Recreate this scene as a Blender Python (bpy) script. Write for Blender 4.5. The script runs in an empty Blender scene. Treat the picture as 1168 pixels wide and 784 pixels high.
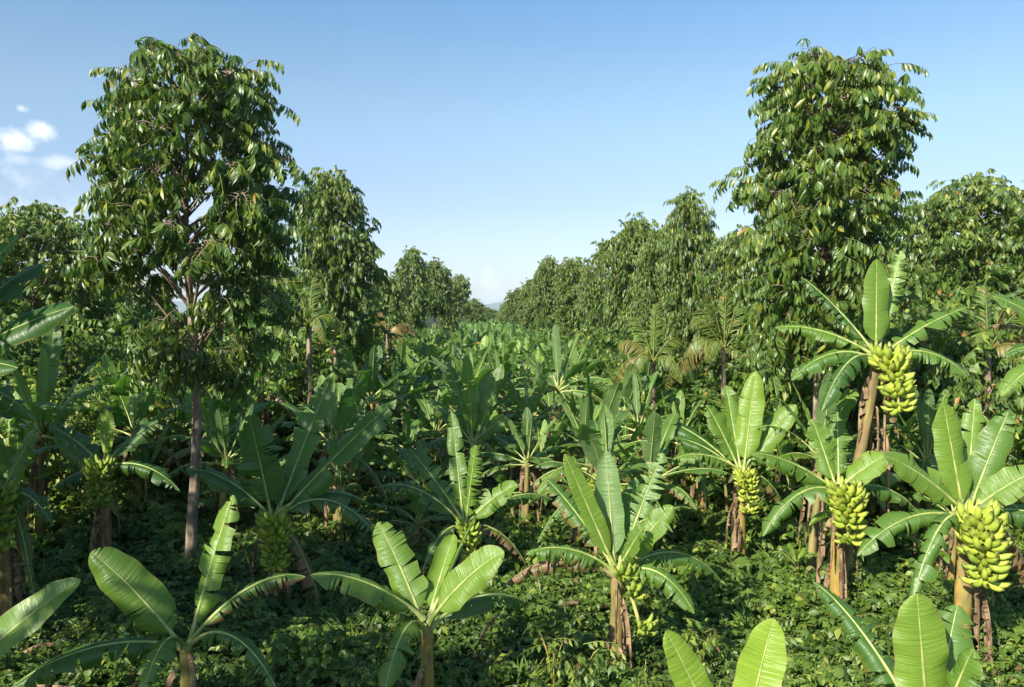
import bpy, math, random
import numpy as np
from mathutils import Vector, Matrix

random.seed(7); rng = np.random.default_rng(7)
sc = bpy.context.scene
COL = sc.collection
R = math.radians
PI = math.pi

# ------------------------------------------------------------------ camera
H = 5.5; F = 917.0; TILT = math.atan((392 - 358) / F)
cam_d = bpy.data.cameras.new('camera'); cam = bpy.data.objects.new('camera', cam_d); COL.objects.link(cam)
cam.location = (0, 0, H); cam.rotation_euler = (R(90) - TILT, 0, 0)
cam_d.sensor_width = 36; cam_d.lens = 36 * F / 1168
cam_d.clip_start = 0.1; cam_d.clip_end = 60000
sc.camera = cam

# ------------------------------------------------------------------ light
SUN_EL, SUN_AZ = 34.0, -38.0          # azimuth of the sun seen from above: behind the camera, to the left
sd = Vector((math.sin(R(SUN_AZ)) * math.cos(R(SUN_EL)), -math.cos(R(SUN_AZ)) * math.cos(R(SUN_EL)), math.sin(R(SUN_EL))))
sun_d = bpy.data.lights.new('sun', 'SUN'); sun = bpy.data.objects.new('sun', sun_d); COL.objects.link(sun)
sun_d.energy = 5.0; sun_d.angle = R(0.5); sun_d.color = (1.0, 0.935, 0.81)
sun.rotation_euler = sd.to_track_quat('Z', 'Y').to_euler()
sun.location = (0, 0, 60)

W = bpy.data.worlds.new('World'); sc.world = W; W.use_nodes = True
nt = W.node_tree; nt.nodes.clear()
def N(tree, typ, **kw):
    n = tree.nodes.new(typ)
    for k, v in kw.items():
        if k == 'inp':
            for a, b in v.items(): n.inputs[a].default_value = b
        else: setattr(n, k, v)
    return n
out = N(nt, 'ShaderNodeOutputWorld'); bg = N(nt, 'ShaderNodeBackground')
sky = N(nt, 'ShaderNodeTexSky'); sky.sky_type = 'NISHITA'; sky.sun_disc = False
sky.sun_elevation = R(SUN_EL); sky.sun_rotation = math.atan2(sd.x, sd.y)
sky.air_density = 1.0; sky.dust_density = 1.6; sky.ozone_density = 1.6; sky.altitude = 900
bg.inputs['Strength'].default_value = 0.106
tc = N(nt, 'ShaderNodeTexCoord')
noise = N(nt, 'ShaderNodeTexNoise', inp={'Scale': 26.0, 'Detail': 6.0, 'Roughness': 0.6})
nt.links.new(tc.outputs['Generated'], noise.inputs['Vector'])
def cdir(px, py):
    x = (px - 584) / F; u = (392 - py) / F
    v = Vector((x, math.cos(TILT) + u * math.sin(TILT), -math.sin(TILT) + u * math.cos(TILT))); return v.normalized()
# small fair-weather clouds far away in the sky: (px, py, half width, half height, strength)
clouds = [(14, 158, 20, 13, .95), (46, 149, 17, 11, .95), (68, 185, 24, 8, .6), (24, 124, 9, 5, .7), (22, 182, 12, 6, .35), (557, 320, 11, 17, .45), (562, 338, 26, 9, .3), (-90, 260, 190, 60, .55), (200, 250, 130, 50, .25), (770, 320, 200, 30, .25)]
last = None
for (cx, cy, a, b, s) in clouds:
    d = cdir(cx, cy)
    sub = N(nt, 'ShaderNodeVectorMath', operation='SUBTRACT'); nt.links.new(tc.outputs['Generated'], sub.inputs[0]); sub.inputs[1].default_value = d
    mul = N(nt, 'ShaderNodeVectorMath', operation='MULTIPLY'); nt.links.new(sub.outputs[0], mul.inputs[0]); mul.inputs[1].default_value = (F / a, F / a, F / b)
    ln = N(nt, 'ShaderNodeVectorMath', operation='LENGTH'); nt.links.new(mul.outputs[0], ln.inputs[0])
    m1 = N(nt, 'ShaderNodeMath', operation='MULTIPLY_ADD', inp={1: 3.0, 2: -1.5}); nt.links.new(noise.outputs['Fac'], m1.inputs[0])
    ad = N(nt, 'ShaderNodeMath', operation='ADD'); nt.links.new(ln.outputs['Value'], ad.inputs[0]); nt.links.new(m1.outputs[0], ad.inputs[1])
    mr = N(nt, 'ShaderNodeMapRange', interpolation_type='SMOOTHSTEP', inp={'From Min': 1.15, 'From Max': 0.0, 'To Min': 0.0, 'To Max': s}); nt.links.new(ad.outputs[0], mr.inputs['Value'])
    if last is None: last = mr.outputs[0]
    else:
        mx = N(nt, 'ShaderNodeMath', operation='MAXIMUM'); nt.links.new(last, mx.inputs[0]); nt.links.new(mr.outputs[0], mx.inputs[1]); last = mx.outputs[0]
sep = N(nt, 'ShaderNodeSeparateXYZ'); nt.links.new(tc.outputs['Generated'], sep.inputs[0])
rp = N(nt, 'ShaderNodeValToRGB'); nt.links.new(sep.outputs['Z'], rp.inputs[0]); rp.color_ramp.interpolation = 'EASE'
rp.color_ramp.elements[0].position = 0.0; rp.color_ramp.elements[0].color = (.72, .70, .78, 1)
rp.color_ramp.elements[1].position = .40; rp.color_ramp.elements[1].color = (.66, .92, .98, 1)
e_ = rp.color_ramp.elements.new(.12); e_.color = (.80, .765, .80, 1)
e_ = rp.color_ramp.elements.new(.24); e_.color = (.90, .93, .87, 1)
sm_ = N(nt, 'ShaderNodeMix', data_type='RGBA', blend_type='MULTIPLY', inp={0: 1.0}); nt.links.new(sky.outputs[0], sm_.inputs[6]); nt.links.new(rp.outputs[0], sm_.inputs[7])
mix = N(nt, 'ShaderNodeMix', data_type='RGBA')
nt.links.new(last, mix.inputs[0]); nt.links.new(sm_.outputs[2], mix.inputs[6]); mix.inputs[7].default_value = (5.4, 5.8, 6.3, 1)
nt.links.new(mix.outputs[2], bg.inputs['Color']); nt.links.new(bg.outputs[0], out.inputs['Surface'])

vs = sc.view_settings; vs.view_transform = 'Standard'; vs.look = 'None'; vs.gamma = 1; vs.exposure = 1.0
sc.display_settings.display_device = 'sRGB'
try: vs.use_curve_mapping = False
except Exception: pass
cy = sc.cycles
cy.max_bounces = 7; cy.diffuse_bounces = 2; cy.glossy_bounces = 2; cy.transmission_bounces = 3; cy.transparent_max_bounces = 8; cy.volume_bounces = 0
cy.use_denoising = True

# ------------------------------------------------------------------ helpers
def P(px, py, D):
    "a pixel of the photograph at world depth D"
    d = cdir(px, py); s = D / d.y
    return Vector((d.x * s, D, H + d.z * s))

class MB:
    "collects grids of quads, then links them as ONE mesh object"
    def __init__(s): s.v = []; s.q = []; s.uv = []; s.m = []; s.t = []; s.n = 0
    def add(s, v, q, uv=None, m=0, t=(0, .5, 0)):
        v = np.asarray(v, dtype=np.float64).reshape(-1, 3); q = np.asarray(q, dtype=np.int64).reshape(-1, 4)
        k = len(v); s.v.append(v); s.q.append(q + s.n); s.n += k
        s.uv.append(np.zeros((k, 2)) if uv is None else np.asarray(uv, dtype=float).reshape(-1, 2))
        s.m.append(np.full(len(q), m, dtype=np.int32))
        t = np.asarray(t, dtype=float); s.t.append(np.broadcast_to(t, (k, 3)).copy() if t.ndim == 1 else t)
    def mesh(s, name, mats, smooth=True):
        v = np.concatenate(s.v); q = np.concatenate(s.q); uv = np.concatenate(s.uv); m = np.concatenate(s.m); t = np.concatenate(s.t)
        me = bpy.data.meshes.new(name)
        me.vertices.add(len(v)); me.vertices.foreach_set('co', v.astype(np.float32).ravel())
        me.loops.add(q.size); me.loops.foreach_set('vertex_index', q.astype(np.int32).ravel())
        me.polygons.add(len(q)); me.polygons.foreach_set('loop_start', np.arange(0, q.size, 4, dtype=np.int32))
        me.polygons.foreach_set('material_index', m)
        me.polygons.foreach_set('use_smooth', np.full(len(q), smooth))
        ul = me.uv_layers.new(name='UVMap'); ul.data.foreach_set('uv', uv[q.ravel()].astype(np.float32).ravel())
        ca = me.attributes.new('tint', 'FLOAT_COLOR', 'POINT')
        ca.data.foreach_set('color', np.concatenate([t, np.ones((len(t), 1))], 1).astype(np.float32).ravel())
        for mt in mats: me.materials.append(mt)
        me.update(calc_edges=True); me.validate()
        return me
    def obj(s, name, mats, parent=None):
        o = bpy.data.objects.new(name, s.mesh(name, mats)); COL.objects.link(o)
        if parent: o.parent = parent
        return o

def grid_q(nr, nc, wrap=False):
    i, j = np.meshgrid(np.arange(nr - 1), np.arange(nc if wrap else nc - 1), indexing='ij')
    j2 = (j + 1) % nc
    return np.stack([i * nc + j, i * nc + j2, (i + 1) * nc + j2, (i + 1) * nc + j], -1).reshape(-1, 4)

def tube(mb, pts, rad, sides=6, m=0, t=(0, .5, 0), lump=0.0):
    pts = np.asarray([tuple(p) for p in pts], float); n = len(pts); rad = np.broadcast_to(np.asarray(rad, float), (n,))
    tan = np.gradient(pts, axis=0); tan /= np.linalg.norm(tan, axis=1, keepdims=True) + 1e-9
    ref = np.array([0.31, 0.95, 0.05]) if abs(tan[:, 2]).mean() > .7 else np.array([0, 0, 1.0])
    a = np.cross(tan, ref); a /= np.linalg.norm(a, axis=1, keepdims=True) + 1e-9; b = np.cross(tan, a)
    th = np.arange(sides) * 2 * PI / sides
    rr = rad[:, None] * (1 + lump * rng.normal(size=(n, sides)))
    v = pts[:, None, :] + rr[..., None] * (np.cos(th)[None, :, None] * a[:, None, :] + np.sin(th)[None, :, None] * b[:, None, :])
    uv = np.stack(np.broadcast_arrays(np.linspace(0, 1, n)[:, None], (np.arange(sides) / sides)[None, :]), -1)
    mb.add(v, grid_q(n, sides, True), uv, m, t)

def bez(p0, p1, p2, p3, n):
    t = np.linspace(0, 1, n)[:, None]; p0, p1, p2, p3 = [np.array(tuple(p), float) for p in (p0, p1, p2, p3)]
    return (1 - t) ** 3 * p0 + 3 * t * (1 - t) ** 2 * p1 + 3 * t * t * (1 - t) * p2 + t ** 3 * p3

def tag(o, label=None, cat=None, group=None, kind=None):
    if label: o['label'] = label
    if cat: o['category'] = cat
    if group: o['group'] = group
    if kind: o['kind'] = kind
    return o
def empty(name, loc, rz=0):
    o = bpy.data.objects.new(name, None); COL.objects.link(o); o.location = loc; o.rotation_euler = (0, 0, rz); o.empty_display_size = .2
    return o
def copy_tree(o, kids, parent=None):
    c = o.copy(); COL.objects.link(c); c.parent = parent
    for ch in kids.get(o.name, ()): copy_tree(ch, kids, c)
    return c
def kids_of(root):
    d = {}
    def rec(o):
        d[o.name] = list(o.children)
        for c in o.children: rec(c)
    rec(root); return d

# ------------------------------------------------------------------ materials
def mat(name):
    m = bpy.data.materials.new(name); m.use_nodes = True; m.node_tree.nodes.clear(); return m, m.node_tree
def L(t, a, b): t.links.new(a, b)
def mixc(t, fac, a, b, mode='MIX'):
    n = N(t, 'ShaderNodeMix', data_type='RGBA', blend_type=mode)
    for i, x in ((0, fac), (6, a), (7, b)):
        if hasattr(x, 'is_linked') or isinstance(x, bpy.types.NodeSocket): L(t, x, n.inputs[i])
        elif i == 0: n.inputs[0].default_value = x
        else: n.inputs[i].default_value = (*x, 1)
    return n.outputs[2]
def mth(t, op, a, b=None, c=None, clamp=False):
    n = N(t, 'ShaderNodeMath', operation=op, use_clamp=clamp)
    for i, x in enumerate((a, b, c)):
        if x is None: continue
        if isinstance(x, bpy.types.NodeSocket): L(t, x, n.inputs[i])
        else: n.inputs[i].default_value = x
    return n.outputs[0]
def ramp(t, x, lo, hi, a=0.0, b=1.0):
    n = N(t, 'ShaderNodeMapRange', interpolation_type='SMOOTHSTEP', inp={'From Min': lo, 'From Max': hi, 'To Min': a, 'To Max': b}); L(t, x, n.inputs['Value']); return n.outputs[0]

def leafy_shader(t, col, under, trans, rough=.42, spec=.5, tfac=.3, bump=None):
    geo = N(t, 'ShaderNodeNewGeometry')
    c = mixc(t, geo.outputs['Backfacing'], col, under) if under is not None else col
    p = N(t, 'ShaderNodeBsdfPrincipled', inp={'Roughness': rough, 'Specular IOR Level': spec}); L(t, c, p.inputs['Base Color'])
    tr = N(t, 'ShaderNodeBsdfTranslucent'); L(t, trans, tr.inputs['Color'])
    if bump is not None: L(t, bump, p.inputs['Normal'])
    ms = N(t, 'ShaderNodeMixShader', inp={0: tfac}); L(t, p.outputs[0], ms.inputs[1]); L(t, tr.outputs[0], ms.inputs[2])
    o = N(t, 'ShaderNodeOutputMaterial'); L(t, ms.outputs[0], o.inputs['Surface'])

def banana_leaf_mat():
    m, t = mat('banana_leaf')
    at = N(t, 'ShaderNodeAttribute', attribute_name='tint'); sp = N(t, 'ShaderNodeSeparateColor'); L(t, at.outputs['Color'], sp.inputs[0])
    brown, bright, yellow = sp.outputs[0], sp.outputs[1], sp.outputs[2]
    uv = N(t, 'ShaderNodeUVMap'); su = N(t, 'ShaderNodeSeparateXYZ'); L(t, uv.outputs[0], su.inputs[0])
    mp = N(t, 'ShaderNodeMapping', inp={'Scale': (34, 1.2, 1)}); L(t, uv.outputs[0], mp.inputs[0])
    ns = N(t, 'ShaderNodeTexNoise', inp={'Scale': 1.0, 'Detail': 3.0}); L(t, mp.outputs[0], ns.inputs['Vector'])
    mp2 = N(t, 'ShaderNodeMapping', inp={'Scale': (220, 1.0, 1)}); L(t, uv.outputs[0], mp2.inputs[0])
    ns2 = N(t, 'ShaderNodeTexNoise', inp={'Scale': 1.0, 'Detail': 1.0}); L(t, mp2.outputs[0], ns2.inputs['Vector'])
    geo = N(t, 'ShaderNodeNewGeometry')
    ns3 = N(t, 'ShaderNodeTexNoise', inp={'Scale': 5.0, 'Detail': 4.0, 'Roughness': .65}); L(t, geo.outputs['Position'], ns3.inputs['Vector'])
    dark = mixc(t, yellow, (.030, .085, .014), (.17, .30, .022))
    lite = mixc(t, yellow, (.108, .212, .040), (.30, .44, .045))
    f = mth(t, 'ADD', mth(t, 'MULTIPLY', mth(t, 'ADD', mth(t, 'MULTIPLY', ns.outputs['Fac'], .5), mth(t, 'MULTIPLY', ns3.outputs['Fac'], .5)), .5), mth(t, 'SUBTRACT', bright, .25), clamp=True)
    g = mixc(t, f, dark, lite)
    av = mth(t, 'ABSOLUTE', mth(t, 'MULTIPLY_ADD', su.outputs['Y'], 2.0, -1.0))
    # dry edges and blotches
    e = mth(t, 'ADD', mth(t, 'MULTIPLY', av, .55), mth(t, 'MULTIPLY', ns.outputs['Fac'], .35))
    e = mth(t, 'ADD', e, mth(t, 'MULTIPLY', ns3.outputs['Fac'], .45))
    e = mth(t, 'ADD', e, mth(t, 'MULTIPLY', brown, 1.3))
    ef = ramp(t, e, 1.14, 1.26)
    bc = mixc(t, ns.outputs['Fac'], (.10, .055, .025), (.36, .24, .12))
    yf = ramp(t, e, .98, 1.2, 0, .6)
    g = mixc(t, yf, g, (.22, .25, .04))
    col = mixc(t, ef, g, bc)
    und = mixc(t, .45, col, (.26, .38, .17)); und = mixc(t, ef, und, bc)
    col = mixc(t, mth(t, 'MULTIPLY', ramp(t, mth(t, 'ADD', av, mth(t, 'MULTIPLY', ns3.outputs['Fac'], .10)), 1.0, 1.045), .75), col, (.30, .21, .06))
    tr = mixc(t, ef, mixc(t, yellow, (.10, .30, .02), (.33, .55, .03)), (.16, .09, .03))
    h = mth(t, 'ADD', mth(t, 'MULTIPLY', ns2.outputs['Fac'], .5), ns.outputs['Fac'])
    bp = N(t, 'ShaderNodeBump', inp={'Strength': .5, 'Distance': .03}); L(t, h, bp.inputs['Height'])
    leafy_shader(t, col, und, tr, .36, .60, .34, bp.outputs[0])
    return m
def simple_leaf_mat(name, dark, lite, yel, dead=(.30, .13, .03), rough=.4, spec=.5, tfac=.28, tr=(.12, .26, .02), nscale=2.0):
    m, t = mat(name)
    at = N(t, 'ShaderNodeAttribute', attribute_name='tint'); sp = N(t, 'ShaderNodeSeparateColor'); L(t, at.outputs['Color'], sp.inputs[0])
    geo = N(t, 'ShaderNodeNewGeometry'); ns = N(t, 'ShaderNodeTexNoise', inp={'Scale': nscale, 'Detail': 3.0}); L(t, geo.outputs['Position'], ns.inputs['Vector'])
    f = mth(t, 'ADD', mth(t, 'MULTIPLY', ns.outputs['Fac'], .6), mth(t, 'SUBTRACT', sp.outputs[1], .3), clamp=True)
    c = mixc(t, f, dark, lite); c = mixc(t, sp.outputs[2], c, yel); c = mixc(t, sp.outputs[0], c, dead)
    und = mixc(t, .35, c, (.16, .22, .11))
    trc = mixc(t, sp.outputs[0], mixc(t, sp.outputs[2], tr, (.4, .45, .04)), dead)
    leafy_shader(t, c, und, trc, rough, spec, tfac)
    return m
def plain_mat(name, a, b, scale=8.0, rough=.7, stretch=(1, 1, 1), c=None, bump=.3, use_tint=False, spec=.4, detail=5.0):
    m, t = mat(name)
    tcn = N(t, 'ShaderNodeTexCoord'); mp = N(t, 'ShaderNodeMapping', inp={'Scale': stretch}); L(t, tcn.outputs['Object'], mp.inputs[0])
    ns = N(t, 'ShaderNodeTexNoise', inp={'Scale': scale, 'Detail': detail, 'Roughness': .6}); L(t, mp.outputs[0], ns.inputs['Vector'])
    col = mixc(t, ramp(t, ns.outputs['Fac'], .32, .68), a, b)
    if c is not None:
        n2 = N(t, 'ShaderNodeTexNoise', inp={'Scale': scale * .35, 'Detail': 4.0}); L(t, mp.outputs[0], n2.inputs['Vector'])
        col = mixc(t, ramp(t, n2.outputs['Fac'], .52, .6), col, c)
    if use_tint:
        at = N(t, 'ShaderNodeAttribute', attribute_name='tint'); sp = N(t, 'ShaderNodeSeparateColor'); L(t, at.outputs['Color'], sp.inputs[0])
        n3 = N(t, 'ShaderNodeTexNoise', inp={'Scale': 3.0, 'Detail': 6.0, 'Roughness': .7}); L(t, mp.outputs[0], n3.inputs['Vector'])
        col = mixc(t, mth(t, 'MULTIPLY', sp.outputs[2], ramp(t, n3.outputs['Fac'], .34, .56)), col, mixc(t, ns.outputs['Fac'], (.40, .16, .02), (.58, .34, .05)))
        col = mixc(t, sp.outputs[0], col, mixc(t, ns.outputs['Fac'], (.07, .035, .018), (.28, .17, .09)))
    p = N(t, 'ShaderNodeBsdfPrincipled', inp={'Roughness': rough, 'Specular IOR Level': spec}); L(t, col, p.inputs['Base Color'])
    bp = N(t, 'ShaderNodeBump', inp={'Strength': bump, 'Distance': .03}); L(t, ns.outputs['Fac'], bp.inputs['Height']); L(t, bp.outputs[0], p.inputs['Normal'])
    o = N(t, 'ShaderNodeOutputMaterial'); L(t, p.outputs[0], o.inputs['Surface'])
    return m
def fruit_mat():
    m, t = mat('green_banana')
    at = N(t, 'ShaderNodeAttribute', attribute_name='tint'); sp = N(t, 'ShaderNodeSeparateColor'); L(t, at.outputs['Color'], sp.inputs[0])
    geo = N(t, 'ShaderNodeNewGeometry'); ns = N(t, 'ShaderNodeTexNoise', inp={'Scale': 14.0, 'Detail': 4.0}); L(t, geo.outputs['Position'], ns.inputs['Vector'])
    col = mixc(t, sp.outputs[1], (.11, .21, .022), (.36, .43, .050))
    col = mixc(t, ramp(t, ns.outputs['Fac'], .45, .75), col, (.42, .44, .07))
    n9 = N(t, 'ShaderNodeTexNoise', inp={'Scale': 38.0, 'Detail': 5.0, 'Roughness': .7}); L(t, geo.outputs['Position'], n9.inputs['Vector'])
    col = mixc(t, ramp(t, n9.outputs['Fac'], .60, .72, 0, .75), col, (.10, .075, .03))
    col = mixc(t, sp.outputs[0], col, (.05, .038, .018))
    p = N(t, 'ShaderNodeBsdfPrincipled', inp={'Roughness': .55, 'Specular IOR Level': .35}); L(t, col, p.inputs['Base Color'])
    o = N(t, 'ShaderNodeOutputMaterial'); L(t, p.outputs[0], o.inputs['Surface'])
    return m

M_LEAF = banana_leaf_mat()
M_RIB = plain_mat('leaf_midrib', (.20, .27, .06), (.42, .43, .16), 6, .45, use_tint=True, bump=.1)
M_STEM = plain_mat('pseudostem', (.13, .15, .035), (.33, .27, .10), 5, .6, (1, 1, .25), c=(.11, .06, .03), use_tint=True, bump=.6)
M_DRY = plain_mat('dry_banana_leaf', (.08, .045, .022), (.34, .23, .13), 7, .85, (1, 1, .4), bump=.6)
M_FRUIT = fruit_mat()
M_BUD = plain_mat('banana_flower', (.10, .03, .035), (.26, .12, .09), 9, .6, bump=.4)
M_BARK = plain_mat('tree_bark', (.15, .105, .072), (.37, .29, .21), 7, .85, (1, 1, .45), bump=.9, c=(.10, .075, .05))
M_TREE = simple_leaf_mat('tree_leaf', (.026, .072, .013), (.120, .205, .034), (.30, .30, .035), tr=(.17, .30, .02), rough=.38)
M_TREE2 = simple_leaf_mat('far_tree_leaf', (.028, .076, .015), (.122, .205, .038), (.32, .31, .045), tr=(.18, .30, .02), rough=.45, nscale=.9)
M_BUSH = simple_leaf_mat('shrub_leaf', (.035, .085, .012), (.13, .215, .028), (.28, .34, .04), tr=(.16, .32, .02), rough=.5, nscale=1.2)
M_COVER = simple_leaf_mat('ground_cover_leaf', (.018, .050, .010), (.105, .185, .024), (.26, .31, .045), dead=(.16, .09, .04), tr=(.14, .30, .03), rough=.48, nscale=.7)
M_PALM = simple_leaf_mat('palm_leaf', (.040, .095, .016), (.13, .22, .035), (.33, .30, .06), dead=(.33, .18, .07), tr=(.18, .26, .03), rough=.45)

def ground_mat():
    m, t = mat('ground_soil')
    geo = N(t, 'ShaderNodeNewGeometry')
    n1 = N(t, 'ShaderNodeTexNoise', inp={'Scale': .8, 'Detail': 8.0}); L(t, geo.outputs['Position'], n1.inputs['Vector'])
    n2 = N(t, 'ShaderNodeTexNoise', inp={'Scale': 9.0, 'Detail': 6.0}); L(t, geo.outputs['Position'], n2.inputs['Vector'])
    c = mixc(t, ramp(t, n2.outputs['Fac'], .35, .65), (.012, .018, .006), (.05, .037, .02))
    c = mixc(t, ramp(t, n1.outputs['Fac'], .42, .6), c, (.02, .042, .009))
    p = N(t, 'ShaderNodeBsdfPrincipled', inp={'Roughness': .95, 'Specular IOR Level': .1}); L(t, c, p.inputs['Base Color'])
    bp = N(t, 'ShaderNodeBump', inp={'Strength': .8, 'Distance': .1}); L(t, n2.outputs['Fac'], bp.inputs['Height']); L(t, bp.outputs[0], p.inputs['Normal'])
    o = N(t, 'ShaderNodeOutputMaterial'); L(t, p.outputs[0], o.inputs['Surface'])
    return m

# ------------------------------------------------------------------ ground, hills
def hgt(x, y):
    x = np.asarray(x, float); y = np.asarray(y, float)
    h = .10 * np.sin(x * .9 + 1.3 * np.sin(y * .37)) * np.cos(y * .71 + .8 * np.sin(x * .5)) + .06 * np.sin(x * 2.3 + y * 1.1) + .05 * np.sin(y * 2.9 - x * 1.7)
    return h * np.clip((90 - np.hypot(x, y)) / 40, 0, 1)
def axis(a, fine, step, far):
    c = list(np.arange(-fine, fine + .01, step)); d = step
    x = fine
    while x < far:
        d *= 1.35; x += d; c.append(x); c.insert(0, -x)
    return np.array(c) + a
gx = axis(0, 40, .5, 14000); gy = axis(35, 42, .5, 14000)
X, Y = np.meshgrid(gx, gy, indexing='ij'); Z = hgt(X, Y)
g = MB(); g.add(np.stack([X, Y, Z], -1), grid_q(len(gx), len(gy)))
ground = g.obj('ground', [ground_mat()])
tag(ground, 'earth floor of the plantation under the plants', kind='structure')
# a wooded mountain ridge far off
hx = np.linspace(-5200, 5200, 160); hy = np.linspace(7600, 10400, 24)
X, Y = np.meshgrid(hx, hy, indexing='ij')
ridge = 120 + 38 * np.sin(X / 900 + .6) + 18 * np.sin(X / 310) + 9 * np.sin(X / 120 + 2)
Z = ridge * np.clip(np.sin(np.clip((Y - 7600) / 2800, 0, 1) * PI), 0, 1) ** .8 * (1 + .05 * np.sin(X / 150 + Y / 170)) - 8
g = MB(); g.add(np.stack([X, Y, Z], -1), grid_q(len(hx), len(hy)))
tag(g.obj('hills', [plain_mat('forested_hill', (.03, .055, .02), (.06, .09, .03), .004, .95)]), 'low blue mountain ridge on the horizon', kind='structure')

# ------------------------------------------------------------------ banana leaf
def leaf_geo(mb, curve, W_, Nref, fold=(-.2, -.7), torn=0.3, tint=(0, .5, 0), pet=.14, cols=26, rows=5, m=0, seed=None, gap=.5, wave=1.0, tipcut=1.0):
    """a blade along a curve (n,3): W_ half width, Nref(T)->upper normal, fold = angle of the halves at the rib and at the edge"""
    rs = np.random.default_rng(seed if seed is not None else int(rng.integers(1 << 30)))
    n = len(curve); s = np.linspace(0, 1, n)
    seg = np.linalg.norm(np.diff(curve, axis=0), axis=1).sum()
    def at(u):
        q = pet + (1 - pet) * u * tipcut
        return np.stack([np.interp(q, s, curve[:, k]) for k in range(3)], -1)
    ph = rs.uniform(0, 6.28, 6); notch = .025 + .05 * min(1, torn * 2)
    for side in (-1, 1):
        # tear positions
        k = int(rs.poisson(torn * 19 + .8))
        cuts = np.sort(rs.uniform(.08, .97, k)) if k else np.array([])
        edges = [0.0] + [c for i, c in enumerate(cuts) if i == 0 or c - cuts[i - 1] > .018] + [1.0]
        gaps = {c: (.003 + .055 * rs.uniform() ** 2.2) * (.25 + torn) * (.5 + gap) for c in edges}
        for a, b in zip(edges[:-1], edges[1:]):
            if b - a < 1e-3: continue
            nc = max(3, int(math.ceil((b - a) * cols)) + 1)
            u = np.linspace(a, b, nc)[:, None]; v = (np.linspace(0, 1, rows) ** .9)[None, :]
            jag = rs.uniform(-.8, .6) * min(1, .12 + torn * 1.5); sk = rs.normal() * .012
            vis = len(edges) > 2
            g_ = gap * 1.5 * rs.uniform(.1, 1.0) * min(1, .15 + torn * 1.6) if vis else 0.; g_ *= min(1, .13 / max(b - a, .02)) ; tilt = rs.normal() * .35 * min(1, .1 + torn * 1.4)
            mid = (a + b) / 2 + sk
            ga = 0 if a == 0 else gaps[a]; gb = 0 if b == 1 else gaps[b]
            if b - a < .03 and torn > .5 and rs.uniform() < .25: continue
            fr = (u - a) / (b - a); lo = a + np.minimum(ga, (b - a) * .46) * v ** 1.15; hi_ = b - np.minimum(gb, (b - a) * .46) * v ** 1.15
            u2 = np.clip(lo + (hi_ - lo) * fr, 0, 1)
            prof = np.clip(u2 / .16, 0, 1) ** .55 * np.clip(1 - np.clip((u2 - .48) / .525, 0, 1) ** 2.3, 0, 1) ** .74 * (1 + notch * np.sin(u2 * 23 + ph[3] * side))
            w = W_ * prof * (1 + jag * .12)
            c = at(u2); T = at(np.clip(u2 + .02, 0, 1.02)) - at(np.clip(u2 - .02, 0, 1)); T = T / (np.linalg.norm(T, axis=-1, keepdims=True) + 1e-9)
            Nn = Nref(T); S = np.cross(T, Nn); S /= np.linalg.norm(S, axis=-1, keepdims=True) + 1e-9; Nn = np.cross(S, T)
            f0 = fold[0]; f1 = fold[1] + jag * 1.2
            th = f0 * v + (f1 - f0) * v * v * .6 + .10 * wave * np.sin(u2 * 9 + ph[0] + side) * v
            ho = np.cos(th) * v; vo = np.sin(th) * v
            vo = vo + (.035 * np.sin(u2 * 31 + ph[1] + side * 2) + .05 * np.sin(u2 * 17 + ph[2])) * v ** 2 * wave
            vo = vo + .055 * np.sqrt(v) * (1 - v) * 1.5            # the rib lies in a shallow channel
            vo = vo + tilt * (u2 - mid) / max(b - a, .05) * np.minimum(1, (b - a) * 8) * v
            pos = c + (w * ho * side)[..., None] * S + (w * vo)[..., None] * Nn + (w * v * .16)[..., None] * T
            uv = np.stack(np.broadcast_arrays(u2, .5 + .5 * v * side), -1)
            q = grid_q(nc, rows)
            if side < 0: q = q[:, ::-1]
            mb.add(pos, q, uv, m, tint)
    return seg

def natural_N(az):
    side = np.array([-math.sin(az), math.cos(az), 0.0])     # horizontal, across the leaf
    def f(T):
        n = np.cross(T, side); n = n / (np.linalg.norm(n, axis=-1, keepdims=True) + 1e-9)
        return n
    return f
def blend_N(az, target, fac):
    nat = natural_N(az); tg = np.array(tuple(target), float)
    def f(T):
        n = nat(T) * (1 - fac) + tg * fac
        n = n - (n * T).sum(-1, keepdims=True) * T
        return n / (np.linalg.norm(n, axis=-1, keepdims=True) + 1e-9)
    return f
def check_sign(az):
    # natural normal must point up for a horizontal leaf: T=(cos az, sin az,0), n=T x side = +z
    return True

def make_leaf(parent, curve, az, Wd, fold, torn, tint, pet=.14, cols=26, rows=5, facing=None, rib_obj=False, rib_r=.03, sides=6, tipcut=1.0, mb=None, gap=.5):
    Nf = natural_N(az) if facing is None else blend_N(az, facing[0], facing[1])
    own = mb is None
    if own: mb = MB()
    leaf_geo(mb, curve, Wd, Nf, fold, torn, tint, pet, cols, rows, 0, tipcut=tipcut, gap=gap)
    n = len(curve); r = rib_r * (1 - .92 * np.linspace(0, 1, n) ** .55) * (1 + .5 * np.exp(-np.linspace(0, 1, n) * 12))
    r = np.maximum(r, .004)
    ribt = (max(0, tint[0] - .35) * 1.2, .5, 0)
    off = curve.copy()
    if own and rib_obj:
        lf = mb.obj('leaf', [M_LEAF], parent)
        rb = MB(); tube(rb, off, r, sides, 0, ribt); rb.obj('midrib', [M_RIB], lf)
        return lf
    tube(mb, off, r, sides, 1, ribt)
    if own: return mb.obj('leaf', [M_LEAF, M_RIB], parent)

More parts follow.
